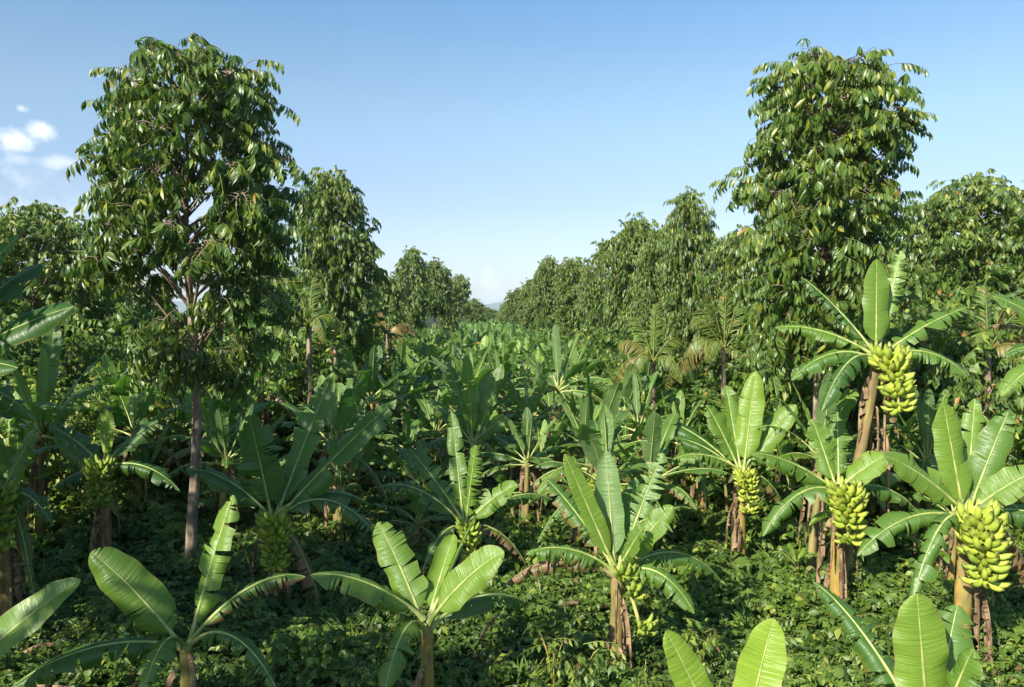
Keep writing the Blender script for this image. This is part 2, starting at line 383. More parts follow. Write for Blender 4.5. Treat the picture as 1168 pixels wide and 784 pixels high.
def leaf_curve(B, tip, arch=.15, n=18, sag=0.0):
    B = Vector(B); tip = Vector(tip); V = tip - B; l = V.length
    up = Vector((0, 0, 1))
    c1 = B + V * .30 + up * arch * l * 1.15; c2 = B + V * .72 + up * arch * l * (1.15 - sag)
    return bez(B, c1, c2, tip, n)

def finger_geo(L_=.42, r=.058, sides=7, rings=8):
    t = np.linspace(0, 1, rings)
    # in the plane x (outward) / z (up): leaves the stalk outward, curves upward
    x = L_ * (t * .95 - .25 * t ** 2); z = L_ * (-.10 * np.sin(t * PI) + .42 * t ** 2)
    rad = r * np.clip(np.sin(np.clip(t * .93 + .07, 0, 1) * PI), 0, 1) ** .36; rad[0] = r * .35; rad[-1] = r * .34
    mb = MB(); tube(mb, np.stack([x, 0 * x, z], -1), rad, sides)
    return mb.v[0], mb.q[0]
FV, FQ = finger_geo(); FVL, FQL = finger_geo(sides=5, rings=5)

def bunch(parent, top, length=1.0, hands=8, scale=1.0, az0=-PI / 2, spread=PI * .9, lean=.18, bright=.6, bud=True, lowres=False, merge=None, curve_out=.35):
    "the hanging bunch: a stalk that arches out of the crown and down, hands of fingers round it, a dry flower below"
    top = Vector(top); o = Vector((math.cos(az0), math.sin(az0), 0))
    p1 = top + o * curve_out * .6 + Vector((0, 0, .12)); p2 = top + o * curve_out + Vector((0, 0, -.1)); p3 = top + o * (curve_out + lean * length) + Vector((0, 0, -length * 1.08))
    c = bez(top, p1, p2, p3, 14)
    mb = merge or MB(); tube(mb, c, np.linspace(.045, .028, 14), 6, 1, (0, .5, .2))
    root = None if merge else mb.obj('fruit_bunch', [M_FRUIT, M_RIB], parent)
    V_, Q_ = (FVL, FQL) if lowres else (FV, FQ)
    for h in range(hands):
        f = .26 + .70 * h / max(1, hands - 1); i = f * 13; i0 = int(i); pt = c[i0] + (c[min(13, i0 + 1)] - c[i0]) * (i - i0)
        sz = scale * (.98 - .30 * (h / hands) ** 1.5) * (.88 if h == 0 else 1)
        hb = merge or MB(); nf = 6 if lowres else 7
        a0 = az0 + rng.normal() * .18 + (.25 if h % 2 else -.25)
        for row in range(2):
            for k in range(nf):
                a = a0 + (k - (nf - 1) / 2 + .5 * row) / nf * 2 * spread + rng.normal() * .07
                s = sz * rng.uniform(.88, 1.1); tl = rng.normal() * .16 - .34 + row * .45 - .35 * (h / hands)
                ca, sa = math.cos(tl), math.sin(tl)
                v = V_ * s; v = np.stack([v[:, 0] * ca - v[:, 2] * sa + .05, v[:, 1], v[:, 0] * sa + v[:, 2] * ca + row * .07 * sz], -1)
                v = np.stack([v[:, 0] * math.cos(a) - v[:, 1] * math.sin(a), v[:, 0] * math.sin(a) + v[:, 1] * math.cos(a), v[:, 2]], -1) + pt
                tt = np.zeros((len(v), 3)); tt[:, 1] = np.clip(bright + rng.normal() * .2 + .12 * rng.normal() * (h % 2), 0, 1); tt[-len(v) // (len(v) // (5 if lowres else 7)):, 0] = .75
                hb.add(v, Q_, None, 0, tt)
        if not merge: hb.obj('banana_hand', [M_FRUIT], root)
    if bud and not lowres:
        b = MB(); e = Vector(c[-1]); q = [e, e + Vector((0, 0, -.12)), e + Vector((.01, 0, -.22)), e + Vector((.02, 0, -.32)), e + Vector((.02, 0, -.38))]
        tube(b, q, [.035, .075, .08, .05, .008], 8, 0, lump=.08)
        for k in range(9):
            a = rng.uniform(0, 2 * PI); tip = e + Vector((.16 * math.cos(a), .16 * math.sin(a), rng.uniform(-.55, -.25)))
            leaf_geo(b, bez(e, e + (tip - e) * .4 + Vector((.05 * math.cos(a), .05 * math.sin(a), 0)), e + (tip - e) * .8, tip, 6), .045, natural_N(a), (-.4, -1.1), 0, (1, .5, 0), 0, 5, 3)
        b.obj('flower_bud', [M_BUD], root)
    return root

def stem_geo(mb, base, top, r0=.14, r1=.08, sides=11, rings=14, orange=0., brown=.2):
    base = Vector(base); top = Vector(top); V = top - base
    c = bez(base - Vector((0, 0, .15)), base + Vector((V.x * .1, V.y * .1, V.z * .4)), base + V * .7, top, rings)
    r = np.linspace(r0, r1, rings) * (1 + .06 * np.sin(np.linspace(0, 17, rings))); r[0] *= 1.25
    nv = rings * sides
    tt = np.zeros((nv, 3)); tt[:, 1] = .5; tt[:, 2] = orange * rng.uniform(.4, 1.2, nv); tt[:, 0] = (rng.uniform(0, 1, nv) < brown) * rng.uniform(.3, .9, nv)
    tube(mb, c, r, sides, 0, np.clip(tt, 0, 1), lump=.035)

def dry_leaf(parent, base, az, length, drop, mb=None, wd=.085, reach=.35):
    o = Vector((math.cos(az), math.sin(az), 0)); base = Vector(base)
    tip = base + o * reach * length + Vector((0, 0, -drop))
    c = bez(base, base + o * .22 * length + Vector((0, 0, .10)), base + o * reach * length * 1.05 + Vector((0, 0, -drop * .35)), tip, 14)
    own = mb is None
    if own: mb = MB()
    leaf_geo(mb, c, wd, natural_N(az), (-.8, -1.5), .6, (1, .5, 0), .06, 18, 3, 0 if own else 2, gap=.9, wave=2.0)
    tube(mb, c, np.linspace(.018, .004, 14), 4, 0 if own else 2, (1, .5, 0))
    if own: return mb.obj('dry_leaf', [M_DRY], parent)

def generic_leaves(rs, Lm=2.2, n=10):
    "a banana crown: young upright leaves inside, arching older ones outside"
    out = []; a = rs.uniform(0, 6.28)
    for i in range(n):
        f = i / (n - 1); a += 2.4 + rs.normal() * .25
        el = R(82 - 74 * f ** .7 + rs.normal() * 9); l = Lm * (1 - .45 * abs(f - .45) - (.1 if i == 0 else 0)) * rs.uniform(.88, 1.12)
        droop = (.08 + .6 * f ** 1.2) * rs.uniform(.8, 1.2)
        out.append((a, el, l, droop, f))
    return out

def leaf_from(B, az, el, l, droop, n):
    d = Vector((math.cos(az) * math.cos(el), math.sin(az) * math.cos(el), math.sin(el))); B = Vector(B)
    c1 = B + d * l * .38; c2 = B + d * l * .74 - Vector((0, 0, droop * l * .22)); tip = B + d * l * .97 - Vector((0, 0, droop * l * .85))
    return bez(B, c1, c2, tip, n)

def banana_variant(seed, h=2.2, Lm=2.2, n=10, bunchy=False, detail=1, torn=.35, yellow=.15, orange=.0):
    """a whole plant at the origin. detail 1: parts as children; detail 0: one light mesh (for plants far down the field)"""
    rs = np.random.default_rng(seed); hi = detail >= 1
    root = empty('banana_plant', (0, 0, 0)) if hi else None
    one = None if hi else MB()
    lean = Vector((rs.normal() * .12, rs.normal() * .12, h))
    mb = MB() if hi else one
    if hi:
        stem_geo(mb, (0, 0, 0), lean, .115, .065, 9, 10, orange, .4); mb.obj('pseudostem', [M_STEM], root)
    else:
        tube(mb, [(0, 0, -.1), lean], [.14, .08], 5, 3, (0.3, .5, orange))
    for (az, el, l, droop, f) in generic_leaves(rs, Lm, n):
        B = lean + Vector((math.cos(az) * .05, math.sin(az) * .05, -.28 * f + .05))
        c = leaf_from(B, az, el, l, droop, 14 if hi else 8)
        y = float(np.clip(yellow * .7 + (.6 if f < .12 and rs.uniform() < .5 else 0) + rs.normal() * .12, 0, 1)); br = float(np.clip(.02 + .22 * f ** 3 + abs(rs.normal()) * .05, 0, 1))
        ww = l * rs.uniform(.095, .13) * (.7 if f < .1 else 1)
        tn = torn * (.15 + 1.3 * f) * rs.uniform(.5, 1.4)
        fold = (.45 - 1.1 * f, .25 - 1.35 * f)
        make_leaf(root, c, az, ww, fold, tn, (br, float(np.clip(.46 + rs.normal() * .27, 0, 1)), y), .13, 20 if hi else 12, 4 if hi else 3, mb=one, sides=5 if hi else 3, rib_r=.03)
    fa = rs.uniform(0, 6.28); fb = Vector((.38 * math.cos(fa), .38 * math.sin(fa), 0)); ft = fb * 1.4 + Vector((0, 0, h * rs.uniform(.35, .6)))
    if hi:
        mb = MB(); stem_geo(mb, fb, ft, .07, .045, 7, 6, orange * .5, .2); mb.obj('follower_stem', [M_STEM], root)
    else: tube(mb, [fb, ft], [.07, .05], 4, 3, (.2, .5, orange))
    for (az, el, l, droop, f) in generic_leaves(rs, Lm * rs.uniform(.7, .9), 6 if hi else 5):
        c = leaf_from(ft, az, max(el, R(25)), l, droop, 12 if hi else 8)
        make_leaf(root, c, az, l * rs.uniform(.10, .13), (.35 - f, .15 - 1.1 * f), torn * .8 * rs.uniform(0, 1), (.02, float(np.clip(.55 + rs.normal() * .18, 0, 1)), float(np.clip(yellow + .1 + rs.normal() * .15, 0, 1))), .13, 16 if hi else 8, 4 if hi else 3, mb=one, sides=4 if hi else 3, rib_r=.022)
    for k in range(6 if hi else 3):
        dry_leaf(root, lean + Vector((0, 0, -.15 - .14 * k)), rs.uniform(0, 6.28), rs.uniform(.9, 1.4), rs.uniform(1.0, 1.7), mb=one, reach=rs.uniform(.12, .35))
    if bunchy:
        a = rs.uniform(-2.4, -.7)
        if hi: bunch(root, lean + Vector((0, 0, -.05)), .65, 5, .8, a, PI * .85, bright=.45, lowres=True, curve_out=.28)
        else: bunch(None, lean, .7, 5, .9, a, lowres=True, merge=one_b(one), curve_out=.28)
    if hi: return root
    o = one.obj('banana_plant', [M_LEAF, M_RIB, M_DRY, M_STEM, M_FRUIT]); return o
class one_b:
    "lets the bunch builder write into a merged mesh with shifted material slots"
    def __init__(s, mb): s.mb = mb
    def add(s, v, q, uv=None, m=0, t=(0, .5, 0)): s.mb.add(v, q, uv, 4 if m == 0 else 1, t)

# ------------------------------------------------------------------ hero plants, measured in the photograph
heroes = []
def hero(label, cpx, cpy, D, leaves, stem=(.15, .085), bn=None, dry=3, orange=.15, brown=.25, base_dx=0., group=None, Lf=0.):
    C = P(cpx, cpy, D)
    bx, by = C.x + base_dx, D + .05
    gz = float(hgt(bx, by))
    root = empty('banana_plant', (bx, by, gz)); tag(root, label, 'banana plant', group or 'banana plants close to the viewer')
    C = C - Vector((bx, by, gz))
    mb = MB(); stem_geo(mb, (0, 0, 0), C, stem[0] * .78, stem[1] * .85, 14, 20, orange, brown); mb.obj('pseudostem', [M_STEM], root)
    for lf in leaves:
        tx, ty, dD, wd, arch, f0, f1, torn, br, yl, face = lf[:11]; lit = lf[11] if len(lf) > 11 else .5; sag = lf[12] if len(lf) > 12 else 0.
        tip = P(tx, ty, D + dD) - Vector((bx, by, gz))
        V = tip - C; az = math.atan2(V.y, V.x)
        B = C + Vector((math.cos(az), math.sin(az), 0)) * .04 + Vector((0, 0, rng.uniform(-.08, .08) if V.z > 0 else -.08))
        c = leaf_curve(B, tip, arch, 22, sag)
        wd *= .90; torn = torn + (.26 if torn > .07 else .03)
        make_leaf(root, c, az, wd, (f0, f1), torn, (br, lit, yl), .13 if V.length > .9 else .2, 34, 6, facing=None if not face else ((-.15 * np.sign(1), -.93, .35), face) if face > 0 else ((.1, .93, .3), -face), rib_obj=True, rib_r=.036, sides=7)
    for k in range(dry + 2):
        a = rng.uniform(-PI, PI); dry_leaf(root, C + Vector((0, 0, -.15 - .2 * k)), a, rng.uniform(.9, 1.5), rng.uniform(1.0, 1.9), wd=rng.uniform(.05, .11), reach=rng.uniform(.12, .34))
    if bn: bunch(root, C + Vector((0, -.04, -.02)), **bn)
    heroes.append((bx, by)); return root
# leaf: tip px, tip py, depth offset, half width m, arch, fold at rib, fold at edge, torn, brown, yellow, facing the viewer (<0: underside), brightness
hero('young plant with three broad lit leaves and one hanging forward, at the bottom centre', 487, 712, 10.5, [
    (354, 656, -.5, .27, .13, -.25, -.8, .10, .03, .25, .35, .6), (431, 596, .35, .26, .06, -.1, -.4, .12, .03, .35, .75, .65),
    (518, 610, .7, .20, .05, .5, .5, .03, .0, .55, .6, .6), (575, 630, -.6, .25, .08, .1, -.1, .03, .02, .45, .8, .75),
    (438, 792, -1.2, .24, .38, -.3, -1.0, .25, .12, .25, .45, .4), (600, 688, .9, .26, .2, -.3, -.9, .1, .06, .05, .2, .3),
    (545, 585, .5, .05, .02, 1.2, 1.3, 0, 0, .6, 0, .7)], (.13, .085), dry=2, orange=.5)
hero('plant with an upright leaf, a broad tilted leaf and a fringed arching leaf, lower left', 212, 732, 10.2, [
    (104, 630, -.3, .31, .06, -.1, -.45, .05, .03, .3, .75, .5), (266, 565, .3, .24, .04, .1, -.5, .35, .05, .4, .7, .7),
    (348, 658, .3, .21, .2, -.4, -1.1, .95, .32, .1, .35, .5), (12, 785, -.6, .27, .16, -.3, -.9, .3, .12, .05, .3, .35),
    (162, 800, -1.3, .24, .35, -.3, -1.0, .2, .06, .3, .35, .5), (318, 792, -.9, .2, .3, -.4, -1.1, .6, .15, .05, .3, .4)], (.13, .085), dry=2)
hero('plant at the bottom left corner with one pale leaf slanting up', -70, 795, 9.0, [
    (92, 662, .2, .24, .05, .25, .1, .0, .02, .2, .8, .9), (25, 830, -.6, .24, .2, -.2, -.7, .2, .05, .1, .4, .4), (-120, 640, .5, .24, .05, 0, -.3, .1, .02, .2, .5, .5)], dry=1)
hero('dark leaved plant with a full green bunch, right of the pale tree trunk', 312, 592, 15.0, [
    (284, 474, -.3, .40, .03, .05, -.3, .15, .03, .0, .85, .3), (452, 456, .5, .36, .03, .0, -.45, .12, .03, .05, .6, .45), (380, 425, 1.2, .33, .02, .2, -.1, .1, .02, .1, .7, .5),
    (212, 536, -.4, .30, .16, -.3, -.9, .3, .1, .0, .35, .3), (436, 622, -.5, .27, .34, -.4, -1.1, .8, .22, .0, .3, .4), (420, 575, .6, .27, .22, -.3, -1.1, .6, .25, .0, .3, .35),
    (348, 520, .9, .22, .03, .5, .3, .1, .02, .1, .5, .4), (368, 700, -.3, .25, .25, -.6, -1.3, .7, .6, 0, .3, .4)],
    (.18, .10), dict(length=.72, hands=7, scale=.95, az0=-1.15, bright=.42, bud=False, curve_out=.25), dry=5, brown=.7)
hero('dull green plant with a small bunch, directly behind the bottom centre plant', 530, 598, 16.0, [
    (466, 512, .4, .27, .05, .1, -.3, .5, .12, .0, .6, .5), (433, 556, -.2, .27, .2, -.2, -.9, .45, .08, .0, .4, .4), (543, 508, -.4, .25, .03, .1, -.5, .7, .05, .3, .75, .7),
    (590, 553, -.4, .25, .08, .1, -.3, .1, .03, .3, .75, .7), (515, 470, .6, .2, .02, .3, 0, .2, .02, .2, .7, .5), (630, 570, .7, .25, .2, -.4, -1.1, .7, .15, 0, .35, .45), (482, 650, -.8, .2, .3, -.3, -1, .5, .2, 0, .4, .4), (598, 640, .2, .2, .25, -.3, -1, .6, .45, 0, .4, .4)],
    bn=dict(length=.5, hands=4, scale=.7, az0=-1.0, bright=.4, bud=False, curve_out=.22), dry=4)
hero('tall plant with a cluster of narrow upright leaves, in the middle of the field', 540, 503, 21.5, [
    (512, 415, .3, .27, .03, .1, -.4, .5, .06, .15, .7, .6), (532, 405, -.3, .22, .02, .2, -.1, .1, .02, .4, .7, .7), (560, 425, .4, .26, .03, .1, -.3, .3, .04, .15, .7, .6),
    (578, 477, -.4, .28, .05, .1, -.3, .05, .02, .15, .75, .6), (488, 455, .2, .26, .1, -.2, -.7, .5, .08, .05, .5, .5), (600, 510, .4, .28, .2, -.3, -.9, .3, .05, .0, .4, .35),
    (470, 520, -.3, .26, .2, -.3, -1, .6, .1, 0, .4, .5), (532, 570, -.7, .25, .2, -.2, -.8, .6, .1, .1, .5, .5), (566, 440, 0, .2, .02, .3, 0, .1, .02, .3, .7, .7)], dry=4)
hero('plant with tattered pale leaves, a brown dead leaf and few large fruits, in the centre', 704, 652, 12.1, [
    (600, 632, -.3, .25, .17, -.5, -1.3, .75, .08, .2, .35, .65), (572, 672, -.1, .22, .24, -.7, -1.4, .9, .85, .0, .3, .5), (644, 518, -.3, .17, .0, .1, -.1, .0, .02, .45, .85, .75),
    (691, 514, .1, .23, .02, -.15, -.3, .05, .02, .1, -.85, .7), (756, 517, .2, .25, .03, .0, -.3, .85, .18, .2, .8, .6), (768, 578, -.4, .21, .05, .1, -.2, .08, .03, .3, .8, .75),
    (622, 545, .5, .22, .06, -.2, -.8, .8, .28, .0, .6, .6), (822, 662, .4, .24, .28, -.4, -1.1, .75, .08, .05, .35, .5), (792, 700, -.5, .25, .34, -.3, -.8, .5, .06, .2, .55, .6),
    (735, 600, -.5, .18, .03, .2, 0, .1, .02, .3, .7, .5), (672, 560, .3, .16, .03, .1, -.2, .2, .1, .2, .7, .6), (725, 545, .6, .2, .02, .3, .1, .3, .05, .1, .6, .4)],
    (.15, .10), dict(length=.75, hands=3, scale=.8, az0=-.6, spread=PI * .4, bright=.25, bud=False, curve_out=.18, lean=.3), dry=6, orange=.3, brown=.6)
hero('plant with a small lime green bunch above its dry orange stem', 846, 540, 17.3, [
    (862, 424, .0, .30, .02, .1, -.2, .05, .0, .6, .85, .8), (908, 462, .3, .30, .05, .1, -.3, .05, .02, .4, .7, .65), (828, 440, .6, .25, .02, .3, .0, .1, .02, .35, .7, .5), (806, 462, .3, .26, .05, .1, -.2, .2, .02, .3, .6, .5),
    (768, 524, -.2, .25, .16, -.4, -1.1, .8, .06, .3, .4, .6), (748, 478, .8, .30, .12, -.2, -.8, .2, .03, .05, .4, .25), (770, 500, .3, .3, .12, -.2, -.8, .3, .03, .05, .4, .25), (886, 500, .5, .25, .1, 0, -.5, .3, .02, .3, .6, .6), (900, 590, .2, .22, .3, -.5, -1.1, .7, .3, 0, .3, .4)],
    (.16, .085), dict(length=.72, hands=6, scale=.68, az0=-1.3, bright=.95, bud=False, curve_out=.2, lean=.1), dry=5, orange=.75, brown=.35)
hero('plant with a two sided bunch and a bare orange stem, between two heavier bunches', 957, 558, 14.5, [
    (856, 517, -.3, .27, .10, -.3, -.9, .35, .03, .2, .45, .6), (870, 612, -.6, .27, .26, -.3, -.9, .3, .03, .15, .55, .5), (1046, 583, .2, .25, .22, -.4, -1.0, .5, .04, .1, .4, .5),
    (1012, 520, -.3, .27, .06, .1, -.3, .05, .02, .5, .7, .75), (926, 478, .4, .25, .03, .1, -.2, .1, .02, .35, .7, .55), (1030, 545, .6, .24, .12, -.2, -.7, .3, .02, .2, .5, .5), (955, 470, .6, .26, .02, .1, -.3, .3, .02, .2, .7, .5), (985, 640, -.3, .15, .3, -.5, -1, .3, .05, .1, .4, .4)],
    (.17, .10), dict(length=.78, hands=6, scale=.98, az0=-1.45, bright=.72, bud=False, curve_out=.3, spread=PI * .8, lean=.05), dry=5, orange=1.0, brown=.15)
hero('tallest plant, a long heavy bunch below its arching leaves', 1000, 407, 15.0, [
    (1000, 296, -.1, .26, .02, -.05, -.25, .03, .02, .35, .85, .75), (1028, 286, .3, .22, .03, -.1, -.6, .8, .15, .35, .6, .8), (1106, 350, .3, .24, .06, -.1, -.6, .45, .18, .15, .55, .6),
    (1104, 430, -.3, .25, .24, -.3, -.9, .3, .05, .25, .5, .6), (903, 434, -.3, .26, .22, -.3, -.9, .25, .05, .15, .5, .5), (884, 374, .3, .24, .12, -.2, -.7, .4, .04, .25, .5, .6),
    (914, 316, .6, .26, .06, -.3, -1.0, .85, .08, .0, .4, .3), (937, 470, -.8, .27, .3, -.4, -1.0, .2, .04, .0, .4, .25), (1025, 500, -.2, .2, .35, -.7, -1.3, .8, .55, .05, .3, .4), (1050, 385, .8, .2, .1, 0, -.5, .7, .05, .2, .4, .5)],
    (.17, .10), dict(length=.88, hands=7, scale=1.02, az0=-1.0, bright=.72, bud=False, curve_out=.35, lean=.1), dry=7, orange=.1, brown=.85, base_dx=-.55)
hero('plant with the roundest largest bunch and a broad upright leaf, lower right', 1102, 588, 12.0, [
    (1076, 460, -.1, .27, .02, .0, -.25, .03, .01, .5, .88, .75), (1008, 520, -.4, .25, .07, .0, -.3, .08, .02, .4, .75, .7), (978, 634, -.4, .26, .2, -.3, -.9, .3, .03, .15, .55, .6),
    (1182, 538, -.4, .26, .06, .1, -.2, .05, .02, .4, .75, .65), (1150, 470, .4, .26, .03, .0, -.3, .15, .04, .2, .7, .5), (1112, 455, .7, .2, .02, .1, -.2, .1, .03, .4, .7, .6), (1205, 600, -.2, .28, .2, -.2, -.8, .4, .04, .05, .5, .5),
    (1036, 705, -.9, .24, .34, -.3, -1.0, .35, .05, .1, .35, .6), (1190, 712, .2, .22, .35, -.6, -1.3, .9, .7, 0, .3, .5), (1040, 590, .6, .24, .12, -.2, -.7, .3, .03, .15, .4, .5), (1200, 650, .6, .24, .3, -.4, -.9, .3, .03, 0, .4, .4)],
    (.18, .11), dict(length=.80, hands=7, scale=1.02, az0=-1.5, bright=.74, bud=False, curve_out=.42, spread=PI * .85, lean=.0), dry=4, orange=.6, brown=.4)
hero('plant with a big glossy upright leaf and a ragged slanting leaf, bottom right corner', 1062, 842, 8.0, [
    (1046, 678, -.1, .30, .02, .0, -.2, .0, .0, .6, .9, .8), (1092, 690, .5, .28, .05, .1, -.3, .1, .04, .15, .7, .6), (928, 664, 1.2, .24, .12, -.3, -1.1, .75, .18, .0, .45, .45), (1150, 790, .3, .24, .1, -.1, -.6, .2, .04, .1, .4, .4), (1110, 740, -.3, .22, .04, .0, -.5, .2, .02, .3, .6, .6)], dry=0)
hero('plant showing only two bright leaf tips at the bottom edge of the view', 838, 868, 8.2, [
    (882, 706, -.2, .26, .02, .15, .1, .0, .0, .95, .9, .9), (760, 720, -.2, .2, .03, .05, -.2, .0, .02, .8, .85, .8), (800, 900, -.8, .2, .3, -.3, -.8, .2, .05, .2, .3, .5)], dry=0)
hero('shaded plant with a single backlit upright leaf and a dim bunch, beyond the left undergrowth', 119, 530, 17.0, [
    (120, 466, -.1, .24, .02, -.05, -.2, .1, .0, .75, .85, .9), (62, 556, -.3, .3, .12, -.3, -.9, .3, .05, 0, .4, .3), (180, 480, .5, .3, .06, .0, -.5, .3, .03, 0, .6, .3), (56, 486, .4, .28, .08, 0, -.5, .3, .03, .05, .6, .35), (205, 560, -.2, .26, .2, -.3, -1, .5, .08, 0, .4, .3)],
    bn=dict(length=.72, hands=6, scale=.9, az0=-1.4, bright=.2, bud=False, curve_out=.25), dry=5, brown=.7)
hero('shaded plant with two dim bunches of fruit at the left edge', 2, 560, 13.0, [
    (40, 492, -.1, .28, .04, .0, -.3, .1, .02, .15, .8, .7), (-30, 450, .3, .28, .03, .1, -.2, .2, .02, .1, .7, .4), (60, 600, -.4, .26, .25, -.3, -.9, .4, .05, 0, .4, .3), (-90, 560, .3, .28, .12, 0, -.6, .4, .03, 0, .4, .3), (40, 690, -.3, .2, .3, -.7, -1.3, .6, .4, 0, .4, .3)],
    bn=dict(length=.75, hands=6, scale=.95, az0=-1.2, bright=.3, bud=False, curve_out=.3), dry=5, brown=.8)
hero('tall plant leaning in from beyond the left edge with a huge dark leaf', -95, 440, 9.5, [
    (84, 350, -.1, .26, .05, -.1, -.5, .05, .02, .0, .75, .15), (22, 268, .6, .22, .08, .1, -.3, .1, .02, .35, .6, .6), (50, 300, 1.0, .25, .12, -.1, -.7, .3, .02, 0, .5, .2), (20, 420, -.5, .26, .1, -.2, -.8, .1, .02, .05, .5, .2), (40, 480, .3, .24, .25, -.2, -.8, .3, .02, .05, .4, .3), (-140, 300, .3, .25, .05, 0, -.3, .1, .02, .1, .5, .4)], (.18, .11), dry=3)
hero('plant at the right edge with one dried orange leaf among green ones', 1225, 400, 14.5, [
    (1132, 338, -.2, .24, .08, .0, -.4, .1, .03, .3, .7, .6), (1145, 405, .1, .25, .16, -.3, -.9, .3, .03, .05, .5, .45), (1128, 372, .6, .2, .16, -.5, -1.2, .95, .8, .1, .3, .5), (1240, 300, .1, .25, .03, 0, -.3, .1, .02, .2, .6, .5), (1142, 452, -.6, .27, .12, 0, -.4, .1, .02, .35, .7, .7), (1180, 500, -.4, .25, .2, -.2, -.7, .3, .02, .15, .6, .6)], (.18, .11), dry=3)

# ------------------------------------------------------------------ foliage sprays
def leaflet(Ln, w, droop=.5, segs=3, fold=.25):
    "one leaflet from the origin along +x: (verts, quads)"
    t = np.linspace(0, 1, segs + 1); pr = np.interp(t, [0, .3, .65, 1], [.12, .85, 1, .05]) if segs > 1 else np.array([.6, .6])
    x = Ln * t * (1 - .25 * droop * t); z = -Ln * droop * t ** 1.6 * .8
    v = []
    for i in range(segs + 1):
        yy = w * .5 * pr[i]; v += [(x[i], -yy, z[i] + fold * yy), (x[i], 0, z[i]), (x[i], yy, z[i] + fold * yy)]
    return np.array(v, float), grid_q(segs + 1, 3)[:, ::-1]
def rotz(v, a): c, s = math.cos(a), math.sin(a); return np.stack([v[:, 0] * c - v[:, 1] * s, v[:, 0] * s + v[:, 1] * c, v[:, 2]], -1)
def roty(v, a): c, s = math.cos(a), math.sin(a); return np.stack([v[:, 0] * c + v[:, 2] * s, v[:, 1], -v[:, 0] * s + v[:, 2] * c], -1)
def rotx(v, a): c, s = math.cos(a), math.sin(a); return np.stack([v[:, 0], v[:, 1] * c - v[:, 2] * s, v[:, 1] * s + v[:, 2] * c], -1)
def spray_pinnate(rs, Ln=.62, pairs=6, lf=.30, w=.095, segs=3, hang=.7):
    V_, Q_, T_, n = [], [], [], 0
    def put(v, q, t):
        nonlocal n
        V_.append(v); Q_.append(q + n); n += len(v); T_.append(t)
    rx = lambda t: Ln * t; rz = lambda t: -Ln * .35 * t ** 2
    m = MB(); tube(m, [(rx(t), 0, rz(t)) for t in (0, .5, 1)], [.008, .006, .004], 3); put(m.v[0], m.q[0], np.full(len(m.v[0]), -1.0))
    for i in range(pairs):
        t = .2 + .8 * i / (pairs - 1)
        for s in (-1, 1):
            v, q = leaflet(lf * rs.uniform(.8, 1.15) * (1 - .25 * abs(t - .5)), w * rs.uniform(.85, 1.15), .5, segs)
            v = rotx(v, rs.normal() * .4); v = roty(v, hang * rs.uniform(.6, 1.5)); v = rotz(v, s * rs.uniform(.75, 1.35)) + (rx(t), 0, rz(t))
            put(v, q, np.full(len(v), rs.uniform(0, 1)))
    return np.concatenate(V_), np.concatenate(Q_), np.concatenate(T_)
def spray_whorl(rs, n_=8, lf=.33, w=.10, segs=3, hang=.75):
    V_, Q_, T_, n = [], [], [], 0
    for i in range(n_):
        v, q = leaflet(lf * rs.uniform(.75, 1.15), w * rs.uniform(.8, 1.15), .55, segs)
        v = rotx(v, rs.normal() * .3); v = roty(v, hang * rs.uniform(.3, 1.5)); v = rotz(v, 2 * PI * i / n_ + rs.normal() * .2)
        V_.append(v); Q_.append(q + n); n += len(v); T_.append(np.full(len(v), rs.uniform(0, 1)))
    return np.concatenate(V_), np.concatenate(Q_), np.concatenate(T_)

def scatter(mb, temps, pos, yaw, pitch, scale, bright, yellow=.1, dead=.01, rs=None, m=0):
    "place spray templates; per-spray yaw about z after a pitch downwards; every leaflet its own tint"
    rs = rs or rng; k = len(temps); which = rs.integers(0, k, len(pos)); roll = rs.normal(size=len(pos)) * .3
    for w in range(k):
        V_, Q_, T_ = temps[w]; ix = np.nonzero(which == w)[0]
        if not len(ix): continue
        n = len(V_); v = np.broadcast_to(V_, (len(ix), n, 3)) * scale[ix][:, None, None]
        c, s = np.cos(roll[ix])[:, None], np.sin(roll[ix])[:, None]; v = np.stack([v[..., 0], v[..., 1] * c - v[..., 2] * s, v[..., 1] * s + v[..., 2] * c], -1)
        c, s = np.cos(pitch[ix])[:, None], np.sin(pitch[ix])[:, None]; v = np.stack([v[..., 0] * c + v[..., 2] * s, v[..., 1], -v[..., 0] * s + v[..., 2] * c], -1)
        c, s = np.cos(yaw[ix])[:, None], np.sin(yaw[ix])[:, None]; v = np.stack([v[..., 0] * c - v[..., 1] * s, v[..., 0] * s + v[..., 1] * c, v[..., 2]], -1)
        v = v + pos[ix][:, None, :]
        q = Q_[None] + (np.arange(len(ix)) * n)[:, None, None]
        t = np.zeros((len(ix), n, 3)); base = np.broadcast_to(bright, (len(pos),))[ix]
        T2 = (T_[None] * 7.13 + rs.uniform(0, 1, (len(ix), 1))) % 1.0
        t[..., 1] = np.clip(base[:, None] + (T2 - .5) * .5, 0, 1)
        yl = np.broadcast_to(yellow, (len(pos),))[ix]
        t[..., 2] = np.where(T2 > 1 - yl[:, None], .75, .15 * T2); t[..., 0] = np.where((T2 * 13.7) % 1 < dead, .85, 0)
        stem_ = T_[None] < 0; t[..., 2] = np.where(stem_, .6, t[..., 2])
        mb.add(v.reshape(-1, 3), q.reshape(-1, 4), None, m, t.reshape(-1, 3))

